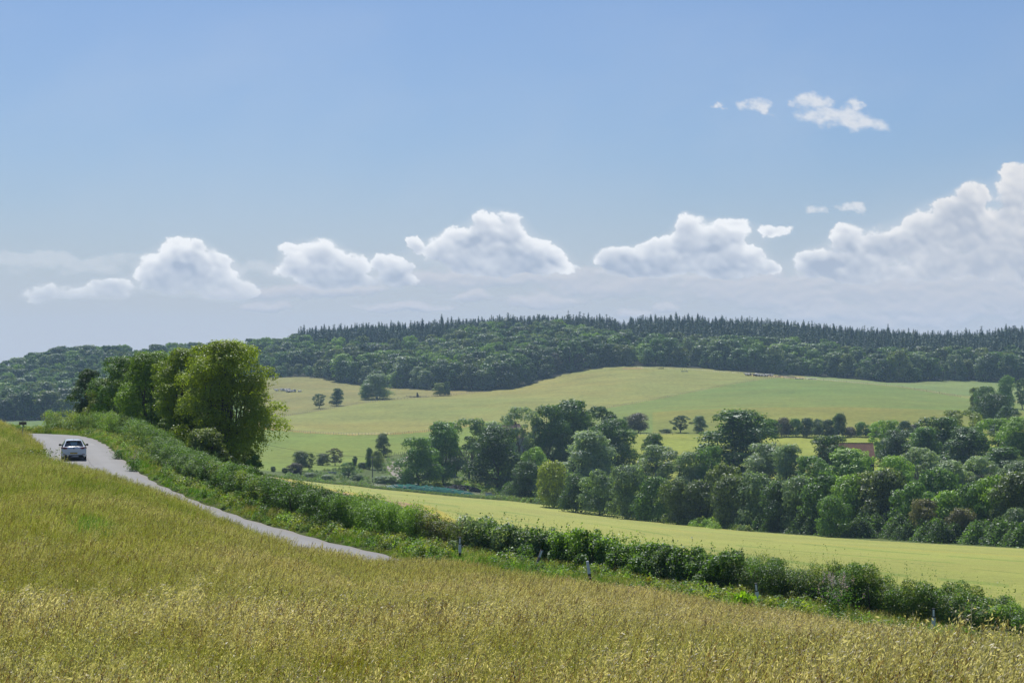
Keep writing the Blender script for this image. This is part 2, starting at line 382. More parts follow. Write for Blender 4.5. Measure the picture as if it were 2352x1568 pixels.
# road: right-hand edge read from its bearings, graded height against distance
def zr(D): return np.interp(D, [40, 60, 66, 72, 85, 101, 116, 131, 144, 157, 175, 190, 230, 300], [-11.3, -10.35, -9.95, -9.5, -9.15, -8.75, -7.95, -7.15, -6.5, -6.25, -6.0, -5.95, -6.9, -9.5])
def solveD(v, lo=60, hi=230):
    Ds = np.linspace(lo, hi, 2000); vv = EYE - zr(Ds) * F / Ds
    return Ds[np.argmin(np.abs(vv - v))]
RE = []
for (u, v) in [(150, 992.5), (180, 997.5), (205, 1004), (235, 1015), (256, 1030), (275, 1050), (300, 1071), (352, 1104), (410, 1131), (498, 1165.5), (586, 1195), (700, 1225), (800, 1250), (880, 1269)]:
    D = solveD(v, 95, 186); RE.append(((u - CX) / F * D, D))
RE = [(-78, 203), (-66, 199.5), (-56, 195.5), (-47.5, 190)] + RE + [(-4.3, 92.3), (-1.2, 87), (2.9, 81.2), (8.6, 74.8), (14.2, 68.4), (20.5, 61), (27.5, 53.5), (36, 45), (60, 20), (85, -10)]
RE = np.array(RE)
def smooth_line(Pn, step=1.0, it=14):
    s = np.concatenate([[0], np.cumsum(np.hypot(*np.diff(Pn, axis=0).T))]); n = int(s[-1] / step)
    q = np.stack([np.interp(np.linspace(0, s[-1], n), s, Pn[:, k]) for k in range(Pn.shape[1])], 1)
    for _ in range(it): q[1:-1] = (q[:-2] + 2 * q[1:-1] + q[2:]) / 4
    return q
RE = smooth_line(RE, 1.0, 30)
def offset(line, d):   # positive: to the left when travelling along the list
    t = np.gradient(line, axis=0); t /= np.linalg.norm(t, axis=1)[:, None]
    return line + np.stack([-t[:, 1], t[:, 0]], 1) * d
# the list runs from far (left) to near (right); the road lies on the camera side of the edge
ROADW = 5.3
CL = offset(RE, -ROADW / 2)
if np.hypot(*(CL[len(CL) // 2])) > np.hypot(*(RE[len(RE) // 2])): CL = offset(RE, ROADW / 2); SIDE = 1
else: SIDE = -1
CLz = zr(np.clip(CL[:, 1], 40, 300))
def road_dist(x, y):
    """signed distance to the centre line (+ = far side), and road height there"""
    x = np.asarray(x, float); y = np.asarray(y, float)
    best = np.full(x.shape, 1e9); zz = np.zeros(x.shape); sd = np.zeros(x.shape)
    T = np.gradient(CL, axis=0); T /= np.linalg.norm(T, axis=1)[:, None]
    sub = CL[::2]; subT = T[::2]; subz = CLz[::2]
    for s in range(0, len(x), 40000):
        X = x[s:s + 40000]; Y = y[s:s + 40000]
        d = np.hypot(X[:, None] - sub[None, :, 0], Y[:, None] - sub[None, :, 1]); i = d.argmin(1)
        best[s:s + 40000] = d[np.arange(len(X)), i]; zz[s:s + 40000] = subz[i]
        nx, ny = -subT[i, 1], subT[i, 0]
        sd[s:s + 40000] = (X - sub[i, 0]) * nx + (Y - sub[i, 1]) * ny
    return sd * (-SIDE), zz
def ss(a, b, t): t = np.clip((t - a) / (b - a), 0, 1); return t * t * (3 - 2 * t)
def ground_z(x, y):
    x = np.atleast_1d(np.asarray(x, float)); y = np.atleast_1d(np.asarray(y, float))
    z = base_z(x, y)
    m = (np.hypot(x, y) < 330) & (y > -15)
    if m.any():
        sd, rz = road_dist(x[m], y[m])
        a = np.abs(sd)
        w = np.where(sd > 0, 1 - ss(4.0, 12.0, a), 1 - ss(3.1, 6.5, a))
        zz = z[m] * (1 - w) + (rz - 0.03) * w
        zz = np.where(a < ROADW / 2 + .5, rz - 0.12 + 0.09 * ss(ROADW / 2 + .0, ROADW / 2 + .5, a), zz)
        zz = np.where((sd > 3) & (sd < 6.5), zz + 0.18 * np.sin((sd - 3) / 3.5 * math.pi), zz)
        zz = zz - np.where(sd < 0, ss(3.0, 6.5, a), 0) * ss(35, 60, y[m]) * np.interp(CX + F * x[m] / np.maximum(y[m], 1), [0, 90, 230, 345, 460, 600, 700, 850, 950, 1050, 1200, 1400, 2400], [-.2, -.55, -.55, -.3, .0, .25, .36, .24, .05, -.16, -.22, -.20, .22])
        z[m] = zz
    return z
def gz(x, y): return float(ground_z([x], [y])[0])
def at(u, D, dz=0.0):
    x = (u - CX) / F * D; return Vector((x, D, gz(x, D) + dz))
def Lu(line): a = np.array(line, float); return a[:, 0], a[:, 2]
def lineD(line, u): a = np.array(line, float); return np.interp(u, a[:, 0], a[:, 2])

# ------------------------------------------------------------------ materials
def mat(name):
    m = bpy.data.materials.new(name); m.use_nodes = True; m.node_tree.nodes.clear()
    N = NT(m.node_tree); out = N.new('ShaderNodeOutputMaterial'); return m, N, out
def simple(name, col, rough=0.7, var=0.15, scale=6.0, metal=0.0, spec=0.5, bump=0.0, coat=0.0):
    m, N, out = mat(name)
    tc = N.new('ShaderNodeTexCoord'); n = N.noise(tc.outputs['Object'], scale, 4, 0.6)
    f = N.ramp(n, 0.3, 0.7, 1 - var, 1 + var)
    cc = N.vmath('SCALE', (col[0], col[1], col[2])); N.set(cc.node, 'Scale', f)
    p = N.new('ShaderNodeBsdfPrincipled'); N.l.new(cc, p.inputs['Base Color'])
    p.inputs['Roughness'].default_value = rough; p.inputs['Metallic'].default_value = metal
    p.inputs['Specular IOR Level'].default_value = spec; p.inputs['Coat Weight'].default_value = coat
    if bump:
        b = N.new('ShaderNodeBump'); b.inputs['Strength'].default_value = bump; b.inputs['Distance'].default_value = 0.02
        N.l.new(n, b.inputs['Height']); N.l.new(b.outputs[0], p.inputs['Normal'])
    N.l.new(p.outputs[0], out.inputs[0]); return m

def ground_mat():
    m, N, out = mat('ground_cover')
    at_ = N.new('ShaderNodeAttribute'); at_.attribute_name = 'tone'
    geo = N.new('ShaderNodeNewGeometry'); pos = geo.outputs['Position']
    n1 = N.noise(pos, 0.035, 5, 0.6, 0.4)        # broad patches
    n2 = N.noise(pos, 0.45, 6, 0.65)             # tufts
    n3 = N.noise(pos, 4.0, 4, 0.7)
    f = N.math('ADD', N.ramp(n1, 0.3, 0.7, -0.15, 0.15), N.math('ADD', N.ramp(n2, 0.3, 0.7, -0.26, 0.26), N.ramp(n3, 0.3, 0.7, -0.18, 0.18)))
    cc = N.vmath('SCALE', at_.outputs['Vector']); N.set(cc.node, 'Scale', N.math('ADD', f, 1.0))
    warm = N.mix(N.ramp(N.noise(pos, 0.018, 6, 0.62, 0.6), 0.42, 0.66, 0, 0.55), cc, N.vmath('MULTIPLY', cc, (1.14, 0.94, 0.92)))
    p = N.new('ShaderNodeBsdfPrincipled'); N.l.new(warm, p.inputs['Base Color'])
    p.inputs['Roughness'].default_value = 0.95; p.inputs['Specular IOR Level'].default_value = 0.1
    b = N.new('ShaderNodeBump'); b.inputs['Strength'].default_value = 0.55; b.inputs['Distance'].default_value = 0.5
    N.l.new(N.noise(pos, 0.9, 5, 0.7), b.inputs['Height']); N.l.new(b.outputs[0], p.inputs['Normal'])
    N.l.new(p.outputs[0], out.inputs[0]); return m
def crop_mat():
    m, N, out = mat('standing_crop')
    at_ = N.new('ShaderNodeAttribute'); at_.attribute_name = 'tone'
    geo = N.new('ShaderNodeNewGeometry'); pos = geo.outputs['Position']
    st = N.vmath('MULTIPLY', pos, (0.35, 1.0, 0.0))
    n1 = N.noise(pos, 0.03, 4, 0.6, 0.8)
    n2 = N.noise(st, 2.2, 6, 0.75)
    n3 = N.noise(st, 9.0, 3, 0.7)
    f = N.math('ADD', N.ramp(n1, 0.3, 0.7, -0.13, 0.12), N.math('ADD', N.ramp(n2, 0.3, 0.7, -0.34, 0.34), N.ramp(n3, 0.3, 0.7, -0.30, 0.30)))
    cc = N.vmath('SCALE', at_.outputs['Vector']); N.set(cc.node, 'Scale', N.math('ADD', f, 1.0))
    c2 = N.mix(N.ramp(N.noise(pos, 0.05, 5, 0.6, 0.5), 0.4, 0.65, 0, 0.5), cc, N.vmath('MULTIPLY', cc, (0.86, 1.0, 0.8)))
    p = N.new('ShaderNodeBsdfPrincipled'); N.l.new(c2, p.inputs['Base Color'])
    p.inputs['Roughness'].default_value = 0.8; p.inputs['Specular IOR Level'].default_value = 0.25
    b = N.new('ShaderNodeBump'); b.inputs['Strength'].default_value = 0.8; b.inputs['Distance'].default_value = 0.35
    N.l.new(n2, b.inputs['Height']); N.l.new(b.outputs[0], p.inputs['Normal'])
    N.l.new(p.outputs[0], out.inputs[0]); return m
def road_mat():
    m, N, out = mat('worn_tarmac')
    geo = N.new('ShaderNodeNewGeometry'); pos = geo.outputs['Position']
    uv = N.new('ShaderNodeAttribute'); uv.attribute_name = 'across'; a = uv.outputs['Fac']
    al = N.new('ShaderNodeAttribute'); al.attribute_name = 'along'; s = al.outputs['Fac']
    n1 = N.noise(pos, 0.5, 5, 0.6); n2 = N.noise(pos, 14.0, 4, 0.7)
    f = N.math('ADD', N.ramp(n1, 0.3, 0.7, -0.07, 0.07), N.ramp(n2, 0.3, 0.7, -0.10, 0.10))
    # polished wheel tracks a little paler, edges dirtier
    tr = N.math('ABSOLUTE', N.math('SUBTRACT', N.math('ABSOLUTE', a), 1.3))
    f = N.math('ADD', f, N.ramp(tr, 0.2, 0.7, 0.06, -0.03, True))
    edge = N.ramp(N.math('ADD', N.math('ABSOLUTE', a), N.math('MULTIPLY', n1, 0.8)), 2.6, 3.1, 0, 1)
    # centre seam crack and sealed lines
    wob = N.math('MULTIPLY', N.math('SUBTRACT', N.noise(N.vmath('MULTIPLY', pos, (1, 1, 0)), 0.6, 4, 0.7), 0.5), 0.9)
    cr = N.ramp(N.math('ABSOLUTE', N.math('ADD', N.math('SUBTRACT', a, 0.1), wob)), 0.025, 0.075, 0.38, 0.0)
    cr = N.math('MULTIPLY', cr, N.ramp(N.noise(pos, 0.11, 2), 0.42, 0.5, 0, 1))
    f = N.math('SUBTRACT', f, cr)
    cc = N.vmath('SCALE', (0.180, 0.178, 0.178)); N.set(cc.node, 'Scale', N.math('ADD', f, 1.0))
    c2 = N.mix(N.math('MULTIPLY', edge, 0.55), cc, (0.16, 0.13, 0.09, 1))
    p = N.new('ShaderNodeBsdfPrincipled'); N.l.new(c2, p.inputs['Base Color'])
    p.inputs['Roughness'].default_value = 0.75; p.inputs['Specular IOR Level'].default_value = 0.4
    b = N.new('ShaderNodeBump'); b.inputs['Strength'].default_value = 0.3; b.inputs['Distance'].default_value = 0.01
    N.l.new(n2, b.inputs['Height']); N.l.new(b.outputs[0], p.inputs['Normal'])
    N.l.new(p.outputs[0], out.inputs[0]); return m
def leaf_mat(name, transl=0.42, gloss=0.10, rnd=0.25, use_color=True, col=(0.06, 0.1, 0.03), tip=(1.25, 1.15, 0.8), rough=0.45):
    m, N, out = mat(name)
    oi = N.new('ShaderNodeObjectInfo')
    la = N.new('ShaderNodeAttribute'); la.attribute_name = 'leaf'; t = la.outputs['Fac']
    c = oi.outputs['Color'] if use_color else N.vmath('MULTIPLY', (1, 1, 1), col)
    f = N.math('ADD', N.math('MULTIPLY_ADD', t, 0.7, 0.65), N.math('MULTIPLY_ADD', oi.outputs['Random'], rnd, -rnd / 2))
    cc = N.vmath('SCALE', c); N.set(cc.node, 'Scale', f)
    c2 = N.mix(N.ramp(t, 0.75, 1.0, 0, 1), cc, N.vmath('MULTIPLY', cc, tip))
    d = N.new('ShaderNodeBsdfDiffuse'); N.l.new(c2, d.inputs[0])
    tr = N.new('ShaderNodeBsdfTranslucent'); N.l.new(N.vmath('MULTIPLY', c2, (1.35, 1.5, 0.55)), tr.inputs[0])
    ms = N.new('ShaderNodeMixShader'); ms.inputs[0].default_value = transl
    N.l.new(d.outputs[0], ms.inputs[1]); N.l.new(tr.outputs[0], ms.inputs[2])
    g = N.new('ShaderNodeBsdfGlossy'); g.inputs['Roughness'].default_value = rough; g.inputs[0].default_value = (0.9, 0.95, 1, 1)
    fr = N.new('ShaderNodeFresnel'); fr.inputs[0].default_value = 1.38
    mg = N.new('ShaderNodeMixShader'); N.l.new(N.math('MULTIPLY', N.math('MINIMUM', fr.outputs[0], 0.3), gloss * 1.2), mg.inputs[0])
    N.l.new(ms.outputs[0], mg.inputs[1]); N.l.new(g.outputs[0], mg.inputs[2])
    N.l.new(mg.outputs[0], out.inputs[0]); return m
def grass_mat():
    m, N, out = mat('meadow_grass')
    k = N.new('ShaderNodeAttribute'); k.attribute_name = 'seed'; k = k.outputs['Fac']          # 0 blade, 1 flower head, .5 stem
    h = N.new('ShaderNodeAttribute'); h.attribute_name = 'leaf'; h = h.outputs['Fac']
    dr = N.new('ShaderNodeAttribute'); dr.attribute_type = 'INSTANCER'; dr.attribute_name = 'dry'; dr = dr.outputs['Fac']
    lu = N.new('ShaderNodeAttribute'); lu.attribute_type = 'INSTANCER'; lu.attribute_name = 'lush'; lu = lu.outputs['Fac']
    oi = N.new('ShaderNodeObjectInfo'); rn = oi.outputs['Random']
    blade = N.mix(dr, (0.250, 0.280, 0.010, 1), (0.36, 0.295, 0.045, 1))
    blade = N.mix(lu, blade, (0.115, 0.275, 0.012, 1))
    seed = N.mix(dr, (0.48, 0.43, 0.13, 1), (0.76, 0.62, 0.37, 1))
    seed = N.mix(N.ramp(rn, 0.55, 1.0, 0, 0.5), seed, (0.74, 0.58, 0.46, 1))
    seed = N.mix(N.ramp(h, 0.8, 0.95, 0, 0.85), seed, (0.13, 0.06, 0.03, 1))
    c = N.mix(k, blade, seed)
    c = N.vmath('SCALE', c); N.set(c.node, 'Scale', N.math('MULTIPLY', N.math('MULTIPLY_ADD', h, 0.52, 0.70), N.math('MULTIPLY_ADD', rn, 0.5, 0.72)))
    geo = N.new('ShaderNodeNewGeometry'); pn = N.noise(geo.outputs['Position'], 0.35, 4, 0.6)
    c = N.mix(N.ramp(pn, 0.35, 0.7, 0, 0.7), c, N.vmath('MULTIPLY', c, (0.80, 0.93, 0.70)))
    d = N.new('ShaderNodeBsdfDiffuse'); N.l.new(c, d.inputs[0])
    tr = N.new('ShaderNodeBsdfTranslucent'); N.l.new(N.vmath('MULTIPLY', c, (1.2, 1.25, 0.7)), tr.inputs[0])
    ms = N.new('ShaderNodeMixShader'); ms.inputs[0].default_value = 0.55
    N.l.new(d.outputs[0], ms.inputs[1]); N.l.new(tr.outputs[0], ms.inputs[2])
    g = N.new('ShaderNodeBsdfGlossy'); g.inputs['Roughness'].default_value = 0.62; g.inputs[0].default_value = (1, 1, 1, 1)
    fr = N.new('ShaderNodeFresnel'); fr.inputs[0].default_value = 1.35
    mg = N.new('ShaderNodeMixShader'); N.l.new(N.math('MULTIPLY', N.math('MINIMUM', fr.outputs[0], 0.35), 0.30), mg.inputs[0])
    N.l.new(ms.outputs[0], mg.inputs[1]); N.l.new(g.outputs[0], mg.inputs[2])
    N.l.new(mg.outputs[0], out.inputs[0]); return m

M = {}
M['ground'] = ground_mat(); M['crop'] = crop_mat(); M['road'] = road_mat()
M['leaf'] = leaf_mat('tree_leaves'); M['leaf_gloss'] = leaf_mat('glossy_hedge_leaves', transl=0.42, gloss=0.7, rough=0.35)
M['needle'] = leaf_mat('conifer_needles', transl=0.1, gloss=0.05, rnd=0.35)
M['grass'] = grass_mat()
M['bark'] = simple('bark', (0.085, 0.07, 0.052), 0.9, 0.3, 3.0, bump=0.6)
M['bark_pale'] = simple('pale_bark', (0.20, 0.17, 0.13), 0.9, 0.3, 3.0, bump=0.4)
M['post'] = simple('weathered_timber', (0.15, 0.125, 0.10), 0.9, 0.25, 5.0, bump=0.3)
M['pole'] = simple('grey_pole_timber', (0.23, 0.20, 0.175), 0.85, 0.2, 2.0, bump=0.2)
M['wire'] = simple('galvanised_wire', (0.30, 0.30, 0.30), 0.5, 0.1, 3.0, metal=0.6)
M['cable'] = simple('black_cable', (0.03, 0.03, 0.03), 0.6, 0.1)
M['white'] = simple('white_plastic', (0.72, 0.74, 0.76), 0.45, 0.06, 9.0)
M['black'] = simple('black_plastic', (0.018, 0.018, 0.02), 0.5, 0.2, 9.0)
M['refl'] = simple('white_reflector', (0.80, 0.82, 0.84), 0.25, 0.05, 20.0)
M['rubber'] = simple('tyre_rubber', (0.022, 0.022, 0.026), 0.75, 0.4, 4.0, bump=0.3)
M['tarp'] = simple('teal_netting', (0.010, 0.085, 0.068), 0.9, 0.45, 0.9, spec=0.1, bump=0.3)
M['sand'] = simple('pale_sandbag', (0.50, 0.52, 0.46), 0.8, 0.15, 4.0, bump=0.3)
M['slate'] = simple('slate_roof', (0.11, 0.105, 0.115), 0.7, 0.2, 4.0, bump=0.3)
M['board'] = simple('dark_boards', (0.050, 0.047, 0.050), 0.8, 0.25, 6.0, bump=0.3)
M['grey_wall'] = simple('grey_render', (0.27, 0.27, 0.29), 0.85, 0.15, 2.0)
M['galv'] = simple('galvanised_steel', (0.34, 0.36, 0.38), 0.5, 0.15, 3.0, metal=0.5)
M['earth'] = simple('bare_earth', (0.24, 0.185, 0.13), 0.95, 0.25, 0.6, bump=0.8)
M['gravel'] = simple('gravel_track', (0.25, 0.215, 0.175), 0.95, 0.2, 1.2, bump=0.8)
M['red'] = simple('sign_red', (0.45, 0.03, 0.03), 0.5, 0.05)
M['cow_black'] = simple('black_hide', (0.022, 0.018, 0.016), 0.7, 0.3, 3.0)
M['cow_white'] = simple('white_hide', (0.62, 0.58, 0.52), 0.7, 0.1, 3.0)
M['cow_brown'] = simple('brown_hide', (0.13, 0.075, 0.045), 0.7, 0.2, 3.0)
def tile_mat(name, a, b):
    m, N, out = mat(name)
    tc = N.new('ShaderNodeTexCoord')
    br = N.new('ShaderNodeTexBrick'); N.l.new(tc.outputs['Object'], br.inputs['Vector'])
    br.inputs['Color1'].default_value = c4(a); br.inputs['Color2'].default_value = c4(b); br.inputs['Mortar'].default_value = c4([x * .5 for x in a])
    br.inputs['Scale'].default_value = 3.5; br.inputs['Mortar Size'].default_value = 0.03
    n = N.noise(tc.outputs['Object'], 0.9, 6, 0.7)
    cc = N.vmath('SCALE', br.outputs[0]); N.set(cc.node, 'Scale', N.ramp(n, 0.3, 0.7, 0.75, 1.25))
    p = N.new('ShaderNodeBsdfPrincipled'); N.l.new(cc, p.inputs['Base Color']); p.inputs['Roughness'].default_value = 0.9
    N.l.new(p.outputs[0], out.inputs[0]); return m
M['tile'] = tile_mat('clay_tiles', (0.22, 0.105, 0.06), (0.28, 0.14, 0.085))
M['tile_pale'] = tile_mat('pale_tiles', (0.33, 0.22, 0.17), (0.28, 0.19, 0.155))

# ------------------------------------------------------------------ ground sheets
rng = np.random.default_rng(7)
TONES = dict(leftfield=(0.125, 0.19, 0.06), meadow=(0.17, 0.16, 0.035), verge=(0.060, 0.085, 0.020), crop=(0.305, 0.312, 0.056), bare=(0.36, 0.255, 0.150), rough=(0.095, 0.130, 0.040),
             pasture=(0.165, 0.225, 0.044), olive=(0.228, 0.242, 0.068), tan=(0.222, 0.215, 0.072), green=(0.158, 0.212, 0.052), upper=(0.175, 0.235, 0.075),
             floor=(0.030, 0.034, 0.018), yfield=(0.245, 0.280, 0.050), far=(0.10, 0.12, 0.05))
STRIP = [(560, 1088, 500), (630, 1098, 455), (820, 1136, 320), (940, 1163, 240), (1060, 1190, 175), (1130, 1212, 140)]
L_PAST = [(-1000, 1090, 300), (500, 1085, 540), (600, 1085, 560), (684, 1081, 600), (800, 1078, 620), (840, 1062, 655), (887, 1047, 690), (940, 1038, 710), (1000, 1025, 735), (1176, 1010, 760)]
def zones(x, y):
    """per-vertex tone and a sheet id: 0 ground, 1 crop_field, 2 pasture, 3 hill_field, 4 woodland_floor"""
    u = CX + F * x / np.maximum(y, 1.0); D = y
    n = len(x); tone = np.tile(np.array(TONES['far']), (n, 1)); sid = np.zeros(n, int)
    inside = (y > 5) & (np.abs(x / np.maximum(y, 1)) < 0.52)
    sd = np.full(n, -99.0)
    m = inside & (D < 300); 
    if m.any(): sd[m] = road_dist(x[m], y[m])[0]
    cf = lineD(L_CROPFAR, u); ed = lineD(L_EDGE, u); f1 = lineD(L_FENCE1, u); f2 = lineD(L_FENCE2, u); f3 = lineD(L_FENCE3, u); f4 = lineD(L_FENCE4, u)
    pa = lineD(L_PAST, u); st = lineD(STRIP, u); hr = lineD(L_HROW, u)
    def setz(mask, t, s): 
        mk = mask & inside; tone[mk] = TONES[t]; sid[mk] = s
    setz(D > 0, 'meadow', 0)
    setz((sd > 2.5), 'verge', 0)
    far = (D > 60) & ((sd > 8.5) | (D > 290))
    setz(far & (D < cf), 'crop', 1)
    left = far & (u < 560)
    strip_hit = far & (u >= 560) & (u < 1130) & (np.abs(D - st) < 0.07 * st) & (D < cf)
    lefts = far & (u < 1130) & (D < st) & (D < cf)
    setz(lefts, 'rough', 0)
    setz(strip_hit, 'bare', 0)
    setz(left & (D < 700), 'leftfield', 2)
    setz(far & (D >= cf) & (u >= 560), 'rough', 0)
    setz((D > pa) & (D < f1) & (u < 1230), 'pasture', 2)
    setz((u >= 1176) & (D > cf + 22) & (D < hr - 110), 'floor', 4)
    setz((u >= 1330) & (D >= hr - 175) & (D < hr + 12), 'yfield', 2)
    setz((D > f1) & (D < ed) & (u < 1260), 'olive', 3)
    setz((D > f2) & (D < ed) & (u < 1120) & (u > 450), 'tan', 3)
    setz((u >= 1180) & (D > hr + 12) & (D < ed), 'olive', 3)
    setz((u >= 1300) & (D > hr + 12) & (D < np.where(u < 1790, f3, f4)), 'green', 3)
    setz((u >= 1850) & (D >= f4) & (D < ed), 'upper', 3)
    setz((u < 560) & (D > 650) & (D < ed), 'leftfield', 2)
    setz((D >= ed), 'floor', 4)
    # details: worn lines and patches that stay put
    def mul(mask, k): tone[mask & inside] *= np.array(k)
    wob = 6 * np.sin(u * .013)
    for k, wd in ((0.965, .006), (0.93, .004), (0.83, .007), (0.745, .005), (0.66, .008), (0.55, .007), (0.47, .009), (0.38, .01)):
        kk = k + 0.012 * np.sin(u * .004 + k * 40)
        gate_ = fbm(u / 210 + k * 9, D / 90 + k * 5, 44, 3) > -.12
        mul((sid == 1) & gate_ & (np.abs(D / cf - kk) < wd * (.8 + .4 * math.sin(k * 50))), (0.72, 0.85, 0.62))
    mul((sid == 1) & (np.abs(D / cf - (0.74 + 0.012 * np.sin(u * .006))) < .02) & (u > 1500), (1.16, 1.05, 0.95))
    mul((sid == 1) & (u < 1400) & (D > st * 1.07) & (D < st * 1.18), (1.22, 1.0, 0.55))
    # curved pair of tramlines swinging towards the hedge
    for off in (0, .05):
        dd = np.interp(u, [1040, 1090, 1176, 1250, 1300, 1330], np.array([230, 205, 172, 148, 135, 128]) * (1 + off))
        mul((sid == 1) & (u > 1050) & (u < 1325) & (np.abs(D / dd - 1) < .012), (0.66, 0.80, 0.55))
    # dung-worn corner and stock track by the hilltop pens, bare scrape on the crown of the field
    e = ((u - 1455) / 26) ** 2 + ((D - 1290) / 6) ** 2; mul((e < 1) & (sid == 3), (1.35, 0.95, 1.4))
    e = ((u - 1790) / 75) ** 2 + ((D - (ed - 30)) / 14) ** 2; mul((e < 1) & (sid == 3), (1.35, 0.95, 1.5))
    mul((sid == 3) & (np.abs(D - f1) < 9) & (D > f1) & (u < 1176), (1.15, 0.98, 0.85))
    mul((sid == 3) & (u > 1850) & (D > f4) & (D < f4 + 26), (1.25, 1.0, 0.9))
    mul((sid == 3) & (u < 640) & (D < f1 + 60) & (D > f1), (1.1, 0.9, 1.2))
    # warm and cool sweeps across the big fields
    e = ((u - 1533) / 44) ** 2 + ((D - (cf + 5)) / 9) ** 2; k_ = (e < 1 + .3 * np.sin(u * .3)) & (D > cf) & inside; tone[k_] = (0.22, 0.17, 0.145)
    sw = np.sin(u * 0.006 + D * 0.011) * 0.5 + np.sin(u * 0.0021 - D * 0.017 + 1.3) * 0.5
    h = (sid == 3) & inside
    tone[h] *= 1 + 0.07 * sw[h][:, None] * np.array([1.3, 0.3, 0.4])
    lo = (sid == 3) & (u > 1500) & (D < 900) & inside; tone[lo] *= np.array([1.22, 1.0, 0.9])
    return tone, sid
NC, NR = 880, 900
th = np.linspace(-R(25), R(25), NC); rr = np.exp(np.linspace(math.log(6.0), math.log(2700.0), NR))
Dg, Tg = np.meshgrid(rr, np.tan(th), indexing='ij')
X = (Dg * Tg).ravel(); Y = Dg.ravel()
Z = np.empty_like(X)
Z[:] = ground_z(X, Y)
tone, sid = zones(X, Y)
idx = np.arange(NC * NR).reshape(NR, NC)
quads = np.stack([idx[:-1, :-1], idx[:-1, 1:], idx[1:, 1:], idx[1:, :-1]], -1).reshape(-1, 4)
fs = sid[quads[:, 0]]
def sheet(name, sel, m):
    f = quads[sel]; used, inv = np.unique(f.ravel(), return_inverse=True)
    me = np_mesh(name, np.stack([X[used], Y[used], Z[used]], 1), inv.reshape(-1, 4), [m], smooth=True, attrs={'tone': ('FLOAT_COLOR', 'POINT', tone[used])})
    o = add(name, me); tag(o, kind='structure'); return o
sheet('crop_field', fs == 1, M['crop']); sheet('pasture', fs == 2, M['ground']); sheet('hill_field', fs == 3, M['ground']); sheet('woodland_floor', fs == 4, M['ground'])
# the ground: valley and bank, plus everything out to the horizon on all sides
f = quads[fs == 0]; used, inv = np.unique(f.ravel(), return_inverse=True)
V = [np.stack([X[used], Y[used], Z[used]], 1)]; Fq = [inv.reshape(-1, 4)]; T = [tone[used]]; nv = len(used)
th2 = np.linspace(R(25), R(335), 126); r2 = np.exp(np.linspace(math.log(6.0), math.log(3300.0), 90))
a, b = np.meshgrid(r2, th2, indexing='ij'); a2 = a / np.maximum(np.cos(R(25)), .1)
X2 = (a2 * np.sin(b)).ravel(); Y2 = (a2 * np.cos(b)).ravel(); Z2 = ground_z(X2, Y2)
V.append(np.stack([X2, Y2, Z2], 1)); i2 = np.arange(len(X2)).reshape(90, 126) + nv
Fq.append(np.stack([i2[:-1, :-1], i2[:-1, 1:], i2[1:, 1:], i2[1:, :-1]], -1).reshape(-1, 4)); T.append(np.tile(TONES['meadow'], (len(X2), 1))); nv += len(X2)
r3 = np.linspace(2700, 3300, 6); a, b = np.meshgrid(r3, np.linspace(-R(25), R(25), 60), indexing='ij')
X3 = (a * np.tan(b)).ravel(); Y3 = a.ravel(); Z3 = ground_z(X3, Y3); V.append(np.stack([X3, Y3, Z3], 1)); i3 = np.arange(len(X3)).reshape(6, 60) + nv
Fq.append(np.stack([i3[:-1, :-1], i3[:-1, 1:], i3[1:, 1:], i3[1:, :-1]], -1).reshape(-1, 4)); T.append(np.tile(TONES['far'], (len(X3), 1))); nv += len(X3)
# disc under the camera
b = np.linspace(0, 2 * math.pi, 80, endpoint=False); V.append(np.stack([6.7 * np.sin(b), 6.7 * np.cos(b), ground_z(6.7 * np.sin(b), 6.7 * np.cos(b)) - .03], 1)); V.append(np.array([[0, 0, -1.75]]))
i4 = np.arange(80) + nv; Fq2 = np.stack([i4, np.roll(i4, -1), np.full(80, nv + 80)], 1); T.append(np.tile(TONES['meadow'], (81, 1)))
me = np_mesh('ground', np.concatenate(V), [np.concatenate(Fq), Fq2], [M['ground']], smooth=True, attrs={'tone': ('FLOAT_COLOR', 'POINT', np.concatenate(T))})
tag(add('ground', me), kind='structure')

# road ribbon
ac = np.linspace(-ROADW / 2, ROADW / 2, 9)
n = len(CL); Vr = []; att = []; alg = []
for k, a_ in enumerate(ac):
    w_ = a_
    if abs(abs(a_) - ROADW / 2) < 1e-6:
        w_ = a_ + 0.0
        o_ = offset(CL, -SIDE * w_) + 0.0
        jit = 0.10 * np.sin(np.arange(n) * 1.7 + k) + 0.06 * np.sin(np.arange(n) * .61)
        T_ = np.gradient(CL, axis=0); T_ /= np.linalg.norm(T_, axis=1)[:, None]; o_ = o_ + np.stack([-T_[:, 1], T_[:, 0]], 1) * (jit * np.sign(a_))[:, None]
    else: o_ = offset(CL, -SIDE * w_)
    Vr.append(np.column_stack([o_, CLz + 0.02 - 0.03 * (a_ / 2.6) ** 2])); att.append(np.full(n, a_)); alg.append(np.arange(n, dtype=float))
idr = np.arange(n * 9).reshape(9, n)
fr = np.stack([idr[:-1, :-1], idr[:-1, 1:], idr[1:, 1:], idr[1:, :-1]], -1).reshape(-1, 4)
me = np_mesh('road', np.concatenate(Vr), fr, [M['road']], smooth=True, attrs={'across': ('FLOAT', 'POINT', np.concatenate(att)), 'along': ('FLOAT', 'POINT', np.concatenate(alg))})
tag(add('road', me), kind='structure')
